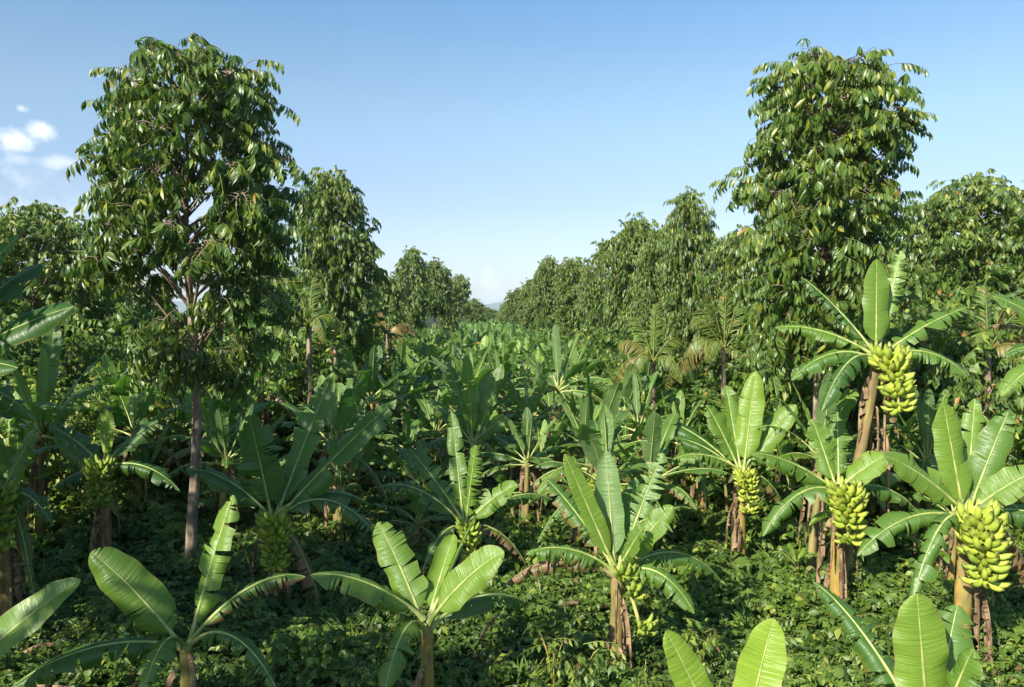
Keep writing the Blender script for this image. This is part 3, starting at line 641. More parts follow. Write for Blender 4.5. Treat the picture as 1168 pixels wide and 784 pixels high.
def make_tree(name, prof, trunk_r=.13, n_limb=42, per=10, temps=None, leafmat=None, seed=1, limb_r=.035, size=1.0, jit=.4, bright=.5, yellow=.12, inner=.25, zlow=None, gapn=.3, twigs=True, sides=8, dead=.012, low_keep=1.0):
    """prof: list of (z, radius, cx, cy) of the crown's outline round the trunk. Returns the root; parts trunk (> branch) and crown"""
    rs = np.random.default_rng(seed); root = empty(name, (0, 0, 0))
    pz = np.array([p[0] for p in prof]); pr = np.array([p[1] for p in prof]); px = np.array([p[2] for p in prof]); py = np.array([p[3] for p in prof])
    top = pz[-1]; z = np.linspace(-.15, top * .985, 16)
    cx = np.interp(z, [0, pz[0], top], [0, px[0] * .4, px[-1]]) + .05 * np.sin(z * .9 + seed); cy_ = np.interp(z, [0, top], [0, py[-1]]) + .05 * np.cos(z * .8 + seed)
    rad = trunk_r * (1 - .86 * (z / top) ** 1.1); rad[0] *= 1.5
    mb = MB(); tube(mb, np.stack([cx, cy_, z], -1), rad, sides, lump=.04); tr = mb.obj('trunk', [M_BARK], root)
    bm = MB(); pos, yaw, pit = [], [], []
    lob = rs.uniform(0, 6.28, 5)
    def env(a, zz):
        r = np.interp(zz, pz, pr); r *= 1 + gapn * .55 * math.sin(a * 2 + lob[0] + zz * .9) * math.sin(a + lob[1] - zz * 1.7) + gapn * .35 * math.sin(3 * a + lob[2] + zz * 2.1)
        return r, np.interp(zz, pz, px), np.interp(zz, pz, py)
    a = rs.uniform(0, 6.28)
    for i in range(n_limb):
        a += 2.39996 + rs.normal() * .15
        f = (i + rs.uniform(.1, .9)) / n_limb; zt = pz[0] + (top - pz[0]) * f ** .92
        if f < .42 and rs.uniform() > low_keep: continue
        r, ex, ey = env(a, zt); r *= rs.uniform(.72, 1.03)
        z0 = max(pz[0] * .9, zt - r * rs.uniform(.45, .95) - .15); z0 = min(z0, top * .95)
        B = np.array([np.interp(z0, z, cx), np.interp(z0, z, cy_), z0]); E = np.array([ex + r * math.cos(a), ey + r * math.sin(a), zt])
        d = E - B
        c = bez(B, B + d * np.array([.35, .35, .5]), B + d * np.array([.7, .7, .95]) + [0, 0, .1], E, 9)
        tube(bm, c, np.linspace(limb_r * (.5 + r * .25), .008, 9), 4)
        l = np.linalg.norm(d); ns = max(3, int(per * (.4 + l * .38)))
        for k in range(ns):
            t = (inner + (1 - inner) * (k + rs.uniform(0, 1)) / ns) ** .8; p = np.array([np.interp(t, np.linspace(0, 1, 9), c[:, j]) for j in range(3)])
            off = rs.normal(size=3) * jit * size * (1.15 - .6 * t) * np.array([1, 1, .65]); q = p + off
            if twigs: tube(bm, [p, p + off * .5 + [0, 0, .04], q], [.010, .008, .005], 3)
            out_ = q - np.array([ex, ey, q[2]]); pos.append(q); yaw.append(math.atan2(out_[1], out_[0]) + rs.normal() * .6); pit.append(rs.normal() * .3 + .12)
    # leader shoots at the very top
    for k in range(4):
        p = np.array([cx[-1] + rs.normal() * .08, cy_[-1] + rs.normal() * .08, top * .985 - .08 * k]); pos.append(p); yaw.append(rs.uniform(0, 6.28)); pit.append(-.3)
    bm.obj('branch', [M_BARK], tr)
    pos = np.array(pos); yaw = np.array(yaw); pit = np.array(pit)
    hf = (pos[:, 2] - pz[0]) / (top - pz[0])
    mb = MB(); scatter(mb, temps, pos, yaw, pit, size * rs.uniform(.75, 1.2, len(pos)), bright + rs.normal(size=len(pos)) * .12, np.clip(yellow + .22 * (hf - .6) + rs.normal(size=len(pos)) * .06, .02, 1), dead, rs)
    mb.obj('crown', [leafmat or M_TREE], root)
    return root

rs0 = np.random.default_rng(5)
NEAR = [spray_pinnate(rs0, .5, 7, .24, .065, 3, 1.1), spray_pinnate(rs0, .6, 8, .25, .062, 3, 1.2), spray_whorl(rs0, 8, .28, .07), spray_whorl(rs0, 9, .31, .075, 3, .95), spray_whorl(rs0, 6, .24, .06, 3, .6), spray_pinnate(rs0, .42, 5, .27, .07, 3, 1.3)]
FARS = [spray_pinnate(rs0, .5, 5, .26, .095, 2), spray_whorl(rs0, 7, .29, .10, 2), spray_whorl(rs0, 8, .27, .09, 2), spray_pinnate(rs0, .55, 6, .25, .09, 2)]
FARC = [spray_whorl(rs0, 7, .46, .24, 2), spray_whorl(rs0, 8, .42, .22, 2, .4), spray_pinnate(rs0, .7, 5, .42, .2, 2)]

ROWL, ROWR = -6.1, 7.15
PXM = 1 / F
def prof_from(pxrows, D, xc):
    "crown outline read off the photograph: (y, x min, x max) -> (z, radius, cx, cy) in metres"
    o = []
    for (y, a, b) in sorted(pxrows, key=lambda r: -r[0]):
        pa, pb = P(a, y, D), P(b, y, D); o.append((pa.z, (pb.x - pa.x) / 2 * .82, (pa.x + pb.x) / 2 - xc, 0.0))
    return o
t1 = make_tree('broadleaf_tree', prof_from([(52, 188, 228), (66, 150, 288), (88, 122, 320), (130, 108, 332), (180, 112, 352), (215, 96, 366), (260, 94, 360), (300, 100, 350), (345, 145, 335), (395, 165, 300), (435, 195, 268)], 16.4, P(218, 600, 16.4).x),
               .118, 92, 21, NEAR, M_TREE, 11, .034, 1.0, .30, .44, .07, inner=.45, gapn=.16, dead=.003, low_keep=.7)
t1.location = (P(218, 600, 16.4).x, 16.4, 0)
tag(t1, 'nearest and largest tree of the left row, bare pale trunk under drooping leaves', 'tree', 'trees of the row on the left')
t2 = make_tree('broadleaf_tree', prof_from([(62, 920, 978), (74, 884, 1000), (98, 872, 1020), (130, 862, 1032), (170, 852, 1040), (210, 840, 1046), (255, 842, 1030), (300, 850, 1000), (345, 860, 975), (390, 872, 965), (415, 890, 950)], 17.5, P(937, 400, 17.5).x),
               .11, 104, 23, NEAR, M_TREE, 23, .034, .98, .32, .5, .11, inner=.42, gapn=.28, dead=.003)
t2.location = (P(937, 400, 17.5).x, 17.5, 0)
tag(t2, 'nearest and tallest tree of the right row, lush from top down to the banana leaves', 'tree', 'trees of the row on the right')

def gen_prof(top, rmax, low, rs, k=8):
    o = []
    for i in range(k):
        f = i / (k - 1); z = low + (top - low) * f
        r = rmax * (math.sin(PI * (.17 + .74 * f)) ** .7) * rs.uniform(.85, 1.12); o.append((z, max(.12, r), rs.normal() * .15, rs.normal() * .15))
    o[-1] = (top, .15, o[-1][2], o[-1][3]); return o
variants = []
for s, (top, rm, low) in enumerate([(10.6, 2.1, 3.0), (10.0, 2.4, 2.8), (10.4, 1.9, 2.6), (9.6, 2.3, 3.2), (10.2, 2.6, 2.2)]):
    r_ = np.random.default_rng(100 + s)
    variants.append(make_tree('broadleaf_tree', gen_prof(top, rm, low + 2.0, r_), .13, 84, 24, FARS, M_TREE2, 200 + s, .035, 1.0, .40, .5, .08, inner=.3, gapn=.34, dead=.004, twigs=False, sides=6))
vk = [kids_of(v) for v in variants]; used = [False] * len(variants)
def place_tree(i, x, y, scale, rz, label, group):
    if not used[i]: o = variants[i]; used[i] = True
    else: o = copy_tree(variants[i], vk[i])
    o.location = (x, y, 0); o.scale = (scale[0], scale[0], scale[1]); o.rotation_euler = (0, 0, rz); tag(o, label, 'tree', group); return o
GL, GR = 'trees of the row on the left', 'trees of the row on the right'
left = [(380, 30.7, 198, 1.0, 'second tree of the left row, with a low fan-leaved climber at its foot'), (438, 45, 314, .75, 'low tree of the left row, between the second tree and the next tall one'), (470, 58, 283, 1.0, 'third tall tree of the left row, its trunk showing below the crown'),
        (497, 74, 297, 1.0, 'fourth tall tree of the left row, with some orange leaves at its top'), (512, 92, 318, .9, 'narrow tree of the left row just before the two farthest ones'), (525, 112, 314, 1.0, 'dark tree of the left row, last but one before the gap'), (541, 150, 341, 1.0, 'farthest tree of the left row, beside the gap with the blue hill')]
for i, (px, D, ytop, w, lab) in enumerate(left):
    q = P(px, ytop, D); zt = variants[i % 5].children[0].bound_box[1][2] if False else [10.6, 10.0, 10.4, 9.6, 10.2][i % 5]
    place_tree(i % 5, q.x, D, (w * (.66 if i < 2 else .56) * (1 + D / 500), q.z / zt), i * 2.1, lab, GL)
right = [(786, 28.5, 219, .80, 'pointed tree standing out above the right row, second from the tall near one'), (726, 37, 250, .95, 'tree of the right row with a thin pale trunk, behind the pointed one'), (690, 46, 279, .9, 'rounded tree of the right row left of the thin pale trunk'), (655, 55, 296, 1.0, 'tree in the middle of the right row, where its top line steps down'),
         (626, 66, 294, .9, 'slim tree of the right row poking above its neighbours in the distance'), (608, 82, 318, 1.1, 'tree of the right row just behind the slim poking one'), (592, 104, 330, 1.2, 'last but one tree of the right row, sloping down to the gap'), (580, 140, 345, 1.1, 'farthest tree of the right row, beside the gap with the blue hill'),
         (845, 25, 262, .85, 'low tree between the tall near tree and the pointed one of the right row'), (755, 33, 262, .8, 'tree of the right row tucked against the pointed one')]
for i, (px, D, ytop, w, lab) in enumerate(right):
    q = P(px, ytop, D); j = (i + 2) % 5; zt = [10.6, 10.0, 10.4, 9.6, 10.2][j]
    place_tree(j, q.x, D, (w * .66, q.z / zt), i * 1.7 + 1, lab, GR)
outer = [(1116, 29.5, 203, 1.15, 'wide tree at the right edge, beyond the tall bananas', 'trees of the rows farther out'), (1160, 36, 262, 1.0, 'lower tree at the right edge, behind the wide one', 'trees of the rows farther out'), (1058, 40, 275, 1.0, 'tree half hidden between the tall near tree and the wide one at the right edge', 'trees of the rows farther out'),
         (38, 33, 236, 1.15, 'dark tree at the left edge, behind the huge banana leaf', 'trees of the rows farther out'), (-30, 36, 250, 1.1, 'tree cut by the left edge of the view', 'trees of the rows farther out'), (140, 52, 318, 1.2, 'distant tree seen through the low branches of the big left tree', 'trees of the rows farther out'), (310, 48, 290, 1.0, 'tree filling the space between the big left tree and the second of its row', 'trees of the rows farther out'),
         (95, 60, 320, 1.3, 'distant tree above the bright green thicket on the left', 'trees of the rows farther out'), (980, 52, 300, 1.2, 'distant tree seen through the lower branches of the tall right tree', 'trees of the rows farther out'), ]
for i, (px, D, ytop, w, lab, gp) in enumerate(outer):
    q = P(px, ytop, D); j = (i + 1) % 5; zt = [10.6, 10.0, 10.4, 9.6, 10.2][j]
    place_tree(j, q.x, D, (w, q.z / zt), i * 1.3, lab, gp)
# small trees closing the end of the lane
for i, (px, D, ytop, w) in enumerate([(556, 230, 352, .8), (566, 260, 357, .9), (573, 240, 354, .8), (562, 330, 352, 1.1), (580, 300, 352, 1.1), (549, 200, 350, .8)]):
    q = P(px, ytop, D); place_tree(i % 5, q.x, D, (w, q.z / 10.2), i * 1.1, 'one of the small trees closing the far end of the lane, below the blue hill', 'small trees at the far end')
# the rows go on past the viewer: their shade lies over the near left of the field
for i, (x, y, s, lab) in enumerate([(-10.2, -.1, 1.0, 'tree of the left row level with the viewer, out of view'), (-9.4, 8.8, 1.0, 'tree just outside the left edge, before the big left tree'), (-13.2, 14.0, 1.0, 'tree outside the left edge, behind the first one there'), (-16.5, 6.0, 1.1, 'outermost tree on the left, out of view')]):
    place_tree(i % 5, x, y, (s, s), i * 1.9, lab, 'trees beside the viewer')

# ------------------------------------------------------------------ shrubs, palms
used_labels = set(); ran2 = random.Random(8)
def uniq(l):
    "a second plant that would read the same is told apart by its own look"
    for ex in ('', ', half hidden', ', rather bushy', ', shaded', ', more open', ', squeezed in', ', fuller'):
        if l + ex not in used_labels: l = l + ex; break
    used_labels.add(l); return l
def make_shrub(seed, rx=1.6, ry=1.4, h=1.8, n=900, lf=.16, w=.085, bright=.55, yellow=.15, leafmat=None, name='shrub'):
    rs = np.random.default_rng(seed); root = empty(name, (0, 0, 0))
    T_ = [spray_whorl(rs, 6, lf, w, 2, .4), spray_pinnate(rs, lf * 2, 4, lf, w, 2, .3), spray_whorl(rs, 5, lf * .8, w, 2, .2)]
    u = rs.uniform(0, 2 * PI, n); ct = rs.uniform(-.05, 1, n); st = np.sqrt(np.clip(1 - ct ** 2, 0, 1)); rr = rs.uniform(.55, 1.0, n) ** .5
    lob = 1 + .22 * np.sin(3 * u + ct * 5 + seed) + .15 * np.sin(7 * u - ct * 9)
    pos = np.stack([rx * rr * st * np.cos(u) * lob, ry * rr * st * np.sin(u) * lob, h * rr * np.clip(ct, 0, 1) * lob + .1], -1)
    mb = MB(); scatter(mb, T_, pos, u + rs.normal(size=n) * .6, rs.normal(size=n) * .4 - .3, rs.uniform(.7, 1.3, n), bright + rs.normal(size=n) * .12, np.full(n, yellow), .02, rs)
    mb.obj('foliage', [leafmat or M_BUSH], root)
    sm = MB()
    for k in range(9):
        a = rs.uniform(0, 2 * PI); r = rs.uniform(.3, .8); tube(sm, [(0, 0, -.1), (rx * r * .4 * math.cos(a), ry * r * .4 * math.sin(a), h * .4), (rx * r * math.cos(a), ry * r * math.sin(a), h * .85)], [.03, .02, .008], 4)
    sm.obj('stem', [M_BARK], root); return root
sh = [make_shrub(1, bright=.35, yellow=.04), make_shrub(2, 1.3, 1.3, 2.4, 900, .18, .08, .3, .03), make_shrub(3, 2.0, 1.6, 1.5, 1100, .13, .07, .42, .08), make_shrub(4, 1.2, 1.2, 2.8, 950, .22, .09, .35, .05)]
shk = [kids_of(s) for s in sh]; su = [False] * 4
def place_shrub(i, x, y, s, label, group, z=0):
    if not su[i]: o = sh[i]; su[i] = True
    else: o = copy_tree(sh[i], shk[i])
    o.location = (x, y, z); o.scale = s; o.rotation_euler = (0, 0, (x * 7 + y * 3) % 6.28); tag(o, uniq(label), 'shrub', group)
# the bright thicket on the left
thicket = make_shrub(9, 2.6, 2.0, 3.1, 3200, .13, .075, .72, .35); thicket.location = (P(78, 420, 22).x, 22, 0); thicket.scale = (1, 1, 1.12)
tag(thicket, 'bright yellow green thicket overgrown with vines, left of the pale trunk', 'shrub')
def shrub_label(px, D, k):
    ms = [('the big left tree', 218, 16.4), ('the second left tree', 380, 30.7), ('the low left tree', 438, 45), ('the third left tree', 470, 58), ('the fourth left tree', 497, 74), ('the pointed tree', 786, 28.5), ('the thin pale trunk', 726, 37), ('the rounded tree', 690, 46), ('the middle right tree', 655, 55), ('the slim tree', 626, 66), ('the tall right tree', 937, 17.5), ('the wide tree at the right edge', 1116, 29.5), ('the bright thicket', 78, 22), ('the dark left edge tree', 38, 33)]
    nm, mp, md = min(ms, key=lambda m: ((m[1] - px) * D / F) ** 2 + (m[2] - D) ** 2)
    look = ['rounded leafy shrub', 'upright dark leaved shrub', 'low small leaved shrub', 'tall shrub'][k]
    return f"{look} {'before' if D < md else 'behind'} and {'left' if px < mp else 'right'} of {nm}"
spots = [(330, 352, 27, 3), (352, 385, 26, 1), (402, 350, 33, 3), (430, 362, 40, 1), (455, 372, 46, 2), (492, 368, 55, 0), (512, 372, 60, 1), (130, 358, 30, 1), (165, 345, 36, 0), (60, 352, 28, 1), (275, 350, 38, 0),
         (600, 368, 80, 1), (618, 366, 70, 0), (640, 364, 62, 3), (662, 364, 54, 1), (684, 364, 48, 2), (700, 368, 44, 3), (724, 366, 39, 0), (746, 370, 36, 1), (768, 364, 33, 3), (790, 376, 31, 2), (842, 358, 28, 3), (862, 384, 24, 1), (900, 352, 24, 3), (930, 330, 22, 1), (960, 360, 21, 3), (1010, 340, 25, 0), (1060, 322, 26, 1), (1090, 352, 24, 2), (1120, 330, 27, 3), (1150, 350, 23, 1), (1045, 372, 21, 2), (815, 340, 29, 0), (-20, 330, 26, 1), (225, 372, 26, 2), (200, 345, 44, 0), (250, 340, 50, 0), (1175, 320, 32, 0), (980, 300, 30, 1)]
for i, (px, pt, D, k) in enumerate(spots):
    q = P(px, pt, D); hh = [1.95, 2.6, 1.7, 3.0][k]; z = max(.45, (q.z - (.35 if D < 40 else .9)) / hh); w = min(1.4, max(.85, z * .75)) * (1 + D / 160)
    side = 'left' if px < 560 else 'right'
    place_shrub(k, q.x, D, (w, w, z), shrub_label(px, D, k), f'undergrowth shrubs on the {side}')

def make_palm(label, x, y, h, fronds, seed, L_=2.6, brown=()):
    rs = np.random.default_rng(seed); root = empty('palm', (x, y, 0)); root.scale = (.8, .8, .92); tag(root, label, 'palm', 'young palms among the bananas')
    mb = MB(); tube(mb, [(0, 0, -.1), (.03, 0, h * .5), (0, 0, h)], [.13, .11, .09], 9, lump=.08); mb.obj('trunk', [M_BARK], root)
    for i, (az, el, l, dr, b) in enumerate(fronds):
        c = leaf_from((0, 0, h), az, R(el), l, dr, 16); fm = MB(); tube(fm, c, np.linspace(.03, .006, 16), 4, 0, (b if b > .35 else 0, .5, .5))
        nl = 34
        for k in range(nl):
            t = .16 + .84 * k / (nl - 1); i_ = t * 15; i0 = min(14, int(i_)); p = c[i0] + (c[i0 + 1] - c[i0]) * (i_ - i0); T = c[i0 + 1] - c[i0]; yaw = math.atan2(T[1], T[0]); pit = -math.atan2(T[2], math.hypot(T[0], T[1]))
            for s in (-1, 1):
                v, q = leaflet(.62 * math.sin(PI * (.12 + .8 * t)) * rs.uniform(.85, 1.1) * l / 2.6 + .05, .05, .5 + .5 * b, 3, .2)
                v = roty(v, rs.uniform(.1, .5) + .6 * b); v = rotz(v, s * rs.uniform(.7, 1.0)); v = roty(v, pit); v = rotz(v, yaw) + p
                fm.add(v, q, None, 0, (b * rs.uniform(.5, 1.0) if b > .35 else (.6 if rs.uniform() < .06 else 0), rs.uniform(.2, .7), rs.uniform(.0, .3)))
        fm.obj('frond', [M_PALM], root)
    return root
q = P(826, 385, 24)
make_palm('palm with one brown drooping frond, left of the tall right tree', q.x, 24, max(1.5, q.z), [(PI * .97, 58, 2.4, .5, .1), (PI * .93, 14, 2.3, .9, .55), (.1, 50, 2.6, .35, .1), (1.2, 78, 2.2, .1, .0), (-.3, 30, 2.3, .8, .1), (2.2, 60, 2.6, .4, .0), (-2.2, 35, 2.1, .8, .2), (-1.0, 20, 2.2, .9, .5), (.5, 70, 2.3, .2, 0), (3.6, 35, 2.3, .7, .2), (PI, 75, 2.3, .2, .0)], 3)
q = P(745, 400, 25)
make_palm('small palm with orange tips, below the pointed tree', q.x, 25, max(1.2, q.z), [(PI, 50, 2.2, .6, .4), (2.6, 70, 2.3, .3, .1), (.2, 55, 2.2, .6, .1), (-1, 30, 1.9, .9, .2), (-2.3, 35, 1.9, .9, .1), (1.2, 80, 2.2, .1, .05), (3.5, 25, 2.0, .9, .6)], 4)
q = P(1128, 372, 22)
make_palm('palm with bleached orange fronds, near the right edge', q.x, 22, max(1.2, q.z - .3), [(0.1, 40, 2.6, .7, .9), (.6, 60, 2.4, .4, .6), (PI, 65, 2.4, .4, .1), (2.4, 60, 2.4, .4, .1), (-1.3, 30, 2.2, .9, .4), (-2.3, 45, 2.2, .7, .1), (1.4, 80, 2.2, .1, .05), (-.3, 62, 2.5, .5, .2)], 5)
q = P(352, 372, 25)
make_palm('palm with rounded hanging fronds at the foot of the second left tree', q.x, 25, max(1.6, q.z + .4), [(PI, 40, 1.9, .9, .1), (2.5, 70, 2.1, .4, .1), (.2, 45, 2.0, .9, .1), (-.9, 40, 1.9, 1.0, .1), (-2.0, 50, 1.9, .8, .2), (1.2, 80, 1.9, .1, .05), (3.8, 25, 1.9, 1.0, .3), (-1.5, 65, 1.9, .8, .1)], 6)
q = P(442, 372, 38)
make_palm('palm with rusty dead fronds, between the trees of the left row', q.x, 38, max(1.6, q.z), [(PI, 40, 2.3, .8, .9), (2.5, 70, 2.3, .4, .8), (.2, 45, 2.4, .8, .9), (-.9, 40, 2.3, .9, .8), (-2.0, 50, 2.3, .8, .6), (1.2, 80, 2.2, .1, .3)], 7)

# ------------------------------------------------------------------ the banana field
vdef = [(11, 2.3, 2.2, 13, False, .45, .15, .1), (12, 2.0, 2.1, 12, False, .7, .2, .2), (13, 2.6, 2.3, 12, True, .5, .15, .5), (14, 1.7, 2.2, 10, False, .3, .3, .1), (15, 2.4, 2.0, 14, False, .8, .12, .3), (16, 2.1, 2.4, 11, True, .4, .25, .4), (17, 2.5, 2.1, 13, False, .6, .35, .0), (18, 1.9, 1.9, 12, False, .7, .2, .6)]
HI = [banana_variant(s, h, l, n, b, 1, tn, y, o) for (s, h, l, n, b, tn, y, o) in vdef]
LO = [banana_variant(s + 50, h + .1, l, n - 1, b, 0, tn, y, o) for (s, h, l, n, b, tn, y, o) in vdef]
hk = [kids_of(o) for o in HI]; hu = [False] * 8; lu = [False] * 8
pts = list(heroes); tr_pos = [(o.location.x, o.location.y) for o in sc.objects if o.name.startswith('broadleaf_tree') and o.parent is None]
def free(x, y, d, dh=None):
    for i, (a, b) in enumerate(pts):
        dd = (dh or d) if i < len(heroes) else d
        if (a - x) ** 2 + (b - y) ** 2 < dd * dd: return False
    for (a, b) in tr_pos:
        if (a - x) ** 2 + (b - y) ** 2 < .8: return False
    return True
# plants that show as individuals in the photograph: (px, py of the crown, depth, variant, scale, turn, label)
semi = [(655, 508, 18.5, 3, .95, .4, 'plant with a fan of dark wide leaves, behind the tattered centre plant'), (690, 470, 25, 2, .95, 1.0, 'plant with an orange brown stem, right of the field centre'), (640, 440, 28, 0, 1.0, 2.1, 'plant with many short green leaves in the right half of the field'),
        (735, 492, 22.5, 7, .9, 4.0, 'plant with two stumpy orange stems beside it, right of centre'), (745, 440, 27, 5, .95, .3, 'plant with a lime green leaf pointing up left, before the right row'), (385, 505, 20, 1, 1.1, .8, 'plant with overlapping upright leaves behind the dark bunch plant'), (425, 455, 26, 4, 1.0, 3.0, 'plant with ragged leaves, left of the tall middle plant'),
        (470, 600, 17.5, 7, .75, 2.0, 'low plant with fringed side leaves, left of the small bunch plant'), (300, 440, 24, 6, 1.0, 5.2, 'plant with thick upright leaves right of the big left crown'), (160, 500, 21, 1, .9, 1.2, 'shaded plant left of the pale trunk'), (1065, 520, 18, 0, .85, 2.2, 'plant behind the roundest bunch, with drooping leaves'), (1130, 500, 19.5, 6, .9, .2, 'plant partly hidden at the right edge behind the broad upright leaf'),
        (925, 512, 16.4, 6, .9, 1.1, 'plant before the lower trunk of the tall right tree'), (905, 500, 20.5, 3, .95, 3.3, 'plant filling the space left of the tallest plant'), (880, 450, 25, 4, .9, 1.9, 'plant below the low branches of the tall right tree'), (800, 560, 21, 2, .85, 5.0, 'plant with a hidden bunch in the shade, left of the lime bunch'), (610, 480, 23.5, 4, .9, 4.4, 'plant with jagged leaves, right of the tall middle plant'),
        (250, 520, 19.0, 4, .85, 2.6, 'dark plant just right of the pale trunk'), (40, 470, 19, 5, 1.0, 2.2, 'dark plant in the shade near the left edge')]
G1 = 'banana plants a little way into the field'
def put_hi(i, x, y, s, rz, label, group):
    if not hu[i]: o = HI[i]; hu[i] = True
    else: o = copy_tree(HI[i], hk[i])
    o.location = (x, y, float(hgt(x, y))); o.scale = (s,) * 3; o.rotation_euler = (ran2.gauss(0, .06), ran2.gauss(0, .06), rz); tag(o, uniq(label), 'banana plant', group); pts.append((x, y)); return o
for (px, py, D, v, s, rz, lab) in semi:
    q = P(px, py, D); o = put_hi(v, q.x, D, s, rz, lab, G1)
    hv = vdef[v][1] * s; o.scale = (s, s, s * min(1.35, max(.7, q.z / hv)))
n_ind = len(pts)
ran = random.Random(3)
# landmarks for the labels of the many others
marks = [('the big left trunk', 218, 16.4), ('the dark bunch plant', 312, 15), ('the tall middle plant', 540, 21.5), ('the tattered centre plant', 704, 12.1), ('the lime bunch plant', 846, 17.3), ('the tallest plant', 1000, 14), ('the second left tree', 380, 30.7), ('the low left tree', 438, 45), ('the third left tree', 470, 58),
         ('the pointed tree', 786, 28.5), ('the thin pale trunk', 726, 37), ('the rounded tree', 690, 46), ('the middle right tree', 655, 55), ('the slim tree', 626, 66), ('the wide right edge tree', 1116, 29.5), ('the bright thicket', 78, 22)]
cand = []
D = 15.6
while D < 130:
    sp = 2.2 if D < 18 else 1.7
    xl, xr = -.72 * D - 2, .72 * D + 2
    if D > 30: xl, xr = max(xl, -17), min(xr, 21)
    if D > 38: xl, xr = ROWL - (1.5 if D < 60 else -.5), ROWR + (1.5 if D < 60 else -.5)
    x = xl + ran.uniform(0, sp)
    while x < xr:
        cand.append((x + ran.uniform(-.6, .6), D + ran.uniform(-.7, .7))); x += sp
    D += 2.2 if D < 18 else 1.7
cnt = 0; field = []
for (x, y) in cand:
    if not free(x, y, 1.45 if y < 20 else 1.2, 1.45 if y > 15.5 else 1.9): continue
    px = 584 + F * x / y
    if 240 > px > 160 and y < 24: continue
    if 40 < px < 175 and y < 18.5: continue
    if y < 19 and 440 < px < 900 and ran.random() < .12: continue
    if 20 < y < 25 and 20 < px < 130 and ran.random() < .5: continue
    pts.append((x, y)); field.append((x, y))
CAP = 300 - n_ind
field.sort(key=lambda p: p[1])
near_f, far_f = field[:CAP], field[CAP:]
seen = {}
for k, (x, y) in enumerate(near_f):
    i = ran.randrange(8); s = ran.uniform(.72, 1.1); rz = ran.uniform(0, 6.28)
    px = 584 + F * x / y
    nm, mp, md = min(marks, key=lambda m: ((m[1] - px) * y / F) ** 2 + (m[2] - y) ** 2)
    dx = (px - mp) * y / F; rel = ('just behind' if y > md else 'just in front of') if abs(dx) < 1.3 else (('left of' if dx < 0 else 'right of') if abs(y - md) < 2 else ('behind and left of' if dx < 0 else 'behind and right of') if y > md else ('before and left of' if dx < 0 else 'before and right of'))
    ft = ['green', 'frayed', 'bunch bearing', 'broad leaved', 'dense', 'fruiting', 'pale', 'tattered'][i]; ht = 'tall' if s > 1.0 else ('short' if s < .84 else 'middling')
    if y < 36:
        put_hi(i, x, y, s, rz, f'{ht} {ft} plant {rel} {nm}', 'banana plants in the field, within the first rows')
    else:
        if not lu[i]: o = LO[i]; lu[i] = True
        else: o = LO[i].copy(); COL.objects.link(o)
        o.location = (x, y, 0); o.scale = (s,) * 3; o.rotation_euler = (0, 0, rz)
        zone = 'before the third tall tree of the left row' if y < 58 else 'in the middle distance of the lane' if y < 85 else 'far down the lane'
        tag(o, uniq(f'{ht} plant in the crowded lane, {rel} {nm}'.replace('in the crowded lane, ', '')) if y < 60 else f'one of the leafy green plants crowding the lane, {zone}', 'banana plant', f'banana plants of the lane, {zone}')
for i in range(8):
    if not hu[i]:
        for c in list(HI[i].children_recursive) + [HI[i]]: bpy.data.objects.remove(c)
    if not lu[i]: bpy.data.objects.remove(LO[i])
# everything beyond the 300th plant: one mass
far = MB()
y = 0
rs = np.random.default_rng(77)
far_pos = list(far_f)
D = 128.0
while D < 330:
    for x in np.arange(-8, 9, 3.0): far_pos.append((x + rs.normal() * .6 - .0 * D, D + rs.normal() * .6))
    D += 3.4
for D in np.arange(46, 120, 5.5):       # strips of the neighbouring lanes that show between the trunks
    for x in list(np.arange(-30, -8, 3.4)) + list(np.arange(10, 36, 3.4)):
        if abs(x) < .72 * D: far_pos.append((x + rs.normal() * .6, D + rs.normal() * .8))
for (x, y) in far_pos:
    h = rs.uniform(1.7, 2.6); a = rs.uniform(0, 6.28)
    for i in range(9):
        f = i / 8; a += 2.4; c = leaf_from((x, y, h), a, R(82 - 66 * f + rs.normal() * 6), 2.1 * rs.uniform(.8, 1.1), .05 + .5 * f, 5)
        leaf_geo(far, c, .24, natural_N(a), (.3 - f, .1 - 1.2 * f), .0 if y > 75 else .25, (.05, rs.uniform(.05, .95), rs.uniform(.0, .4)), .1, 5, 2, 0, gap=.6)
tag(far.obj('banana_foliage', [M_LEAF]), 'mass of banana leaves filling the far end of the lane and its neighbours', 'banana plants', kind='stuff')

# bananas just outside the left edge, behind the viewer's left: they shade the near ground
for k, (x, y, s) in enumerate([(-9.2, 11.0, 1.1), (-11.5, 14.5, 1.1)]):
    o = put_hi([0, 4, 6, 1, 2][k], x, y, s, k * 1.3, 'plant beside the viewer on the left, mostly out of view', 'banana plants beside the viewer')

# ------------------------------------------------------------------ small growth
def sucker(px, py, D, h, n, label, seed):
    q = P(px, py, D); rs = np.random.default_rng(seed); r = empty('banana_sucker', (q.x, D, float(hgt(q.x, D)))); tag(r, label, 'young plant')
    mb = MB(); stem_geo(mb, (0, 0, 0), (0.02, 0, h * .5), .05, .03, 8, 6, .5, .1); mb.obj('pseudostem', [M_STEM], r)
    for i in range(n):
        a = rs.uniform(0, 6.28); c = leaf_from((0, 0, h * .5), a, R(rs.uniform(45, 80)), h * .8, rs.uniform(.3, .9), 12)
        make_leaf(r, c, a, .07, (.2, -.2), .0, (.03, .6, .55), .1, 12, 4, sides=4, rib_r=.012)
sucker(908, 665, 16.2, .95, 6, 'pale yellow sucker shoot in sunlit ground cover, left of the orange stem', 1)
sucker(1008, 760, 11.3, .7, 5, 'small sucker shoot half under the ragged leaf, lower right', 2)
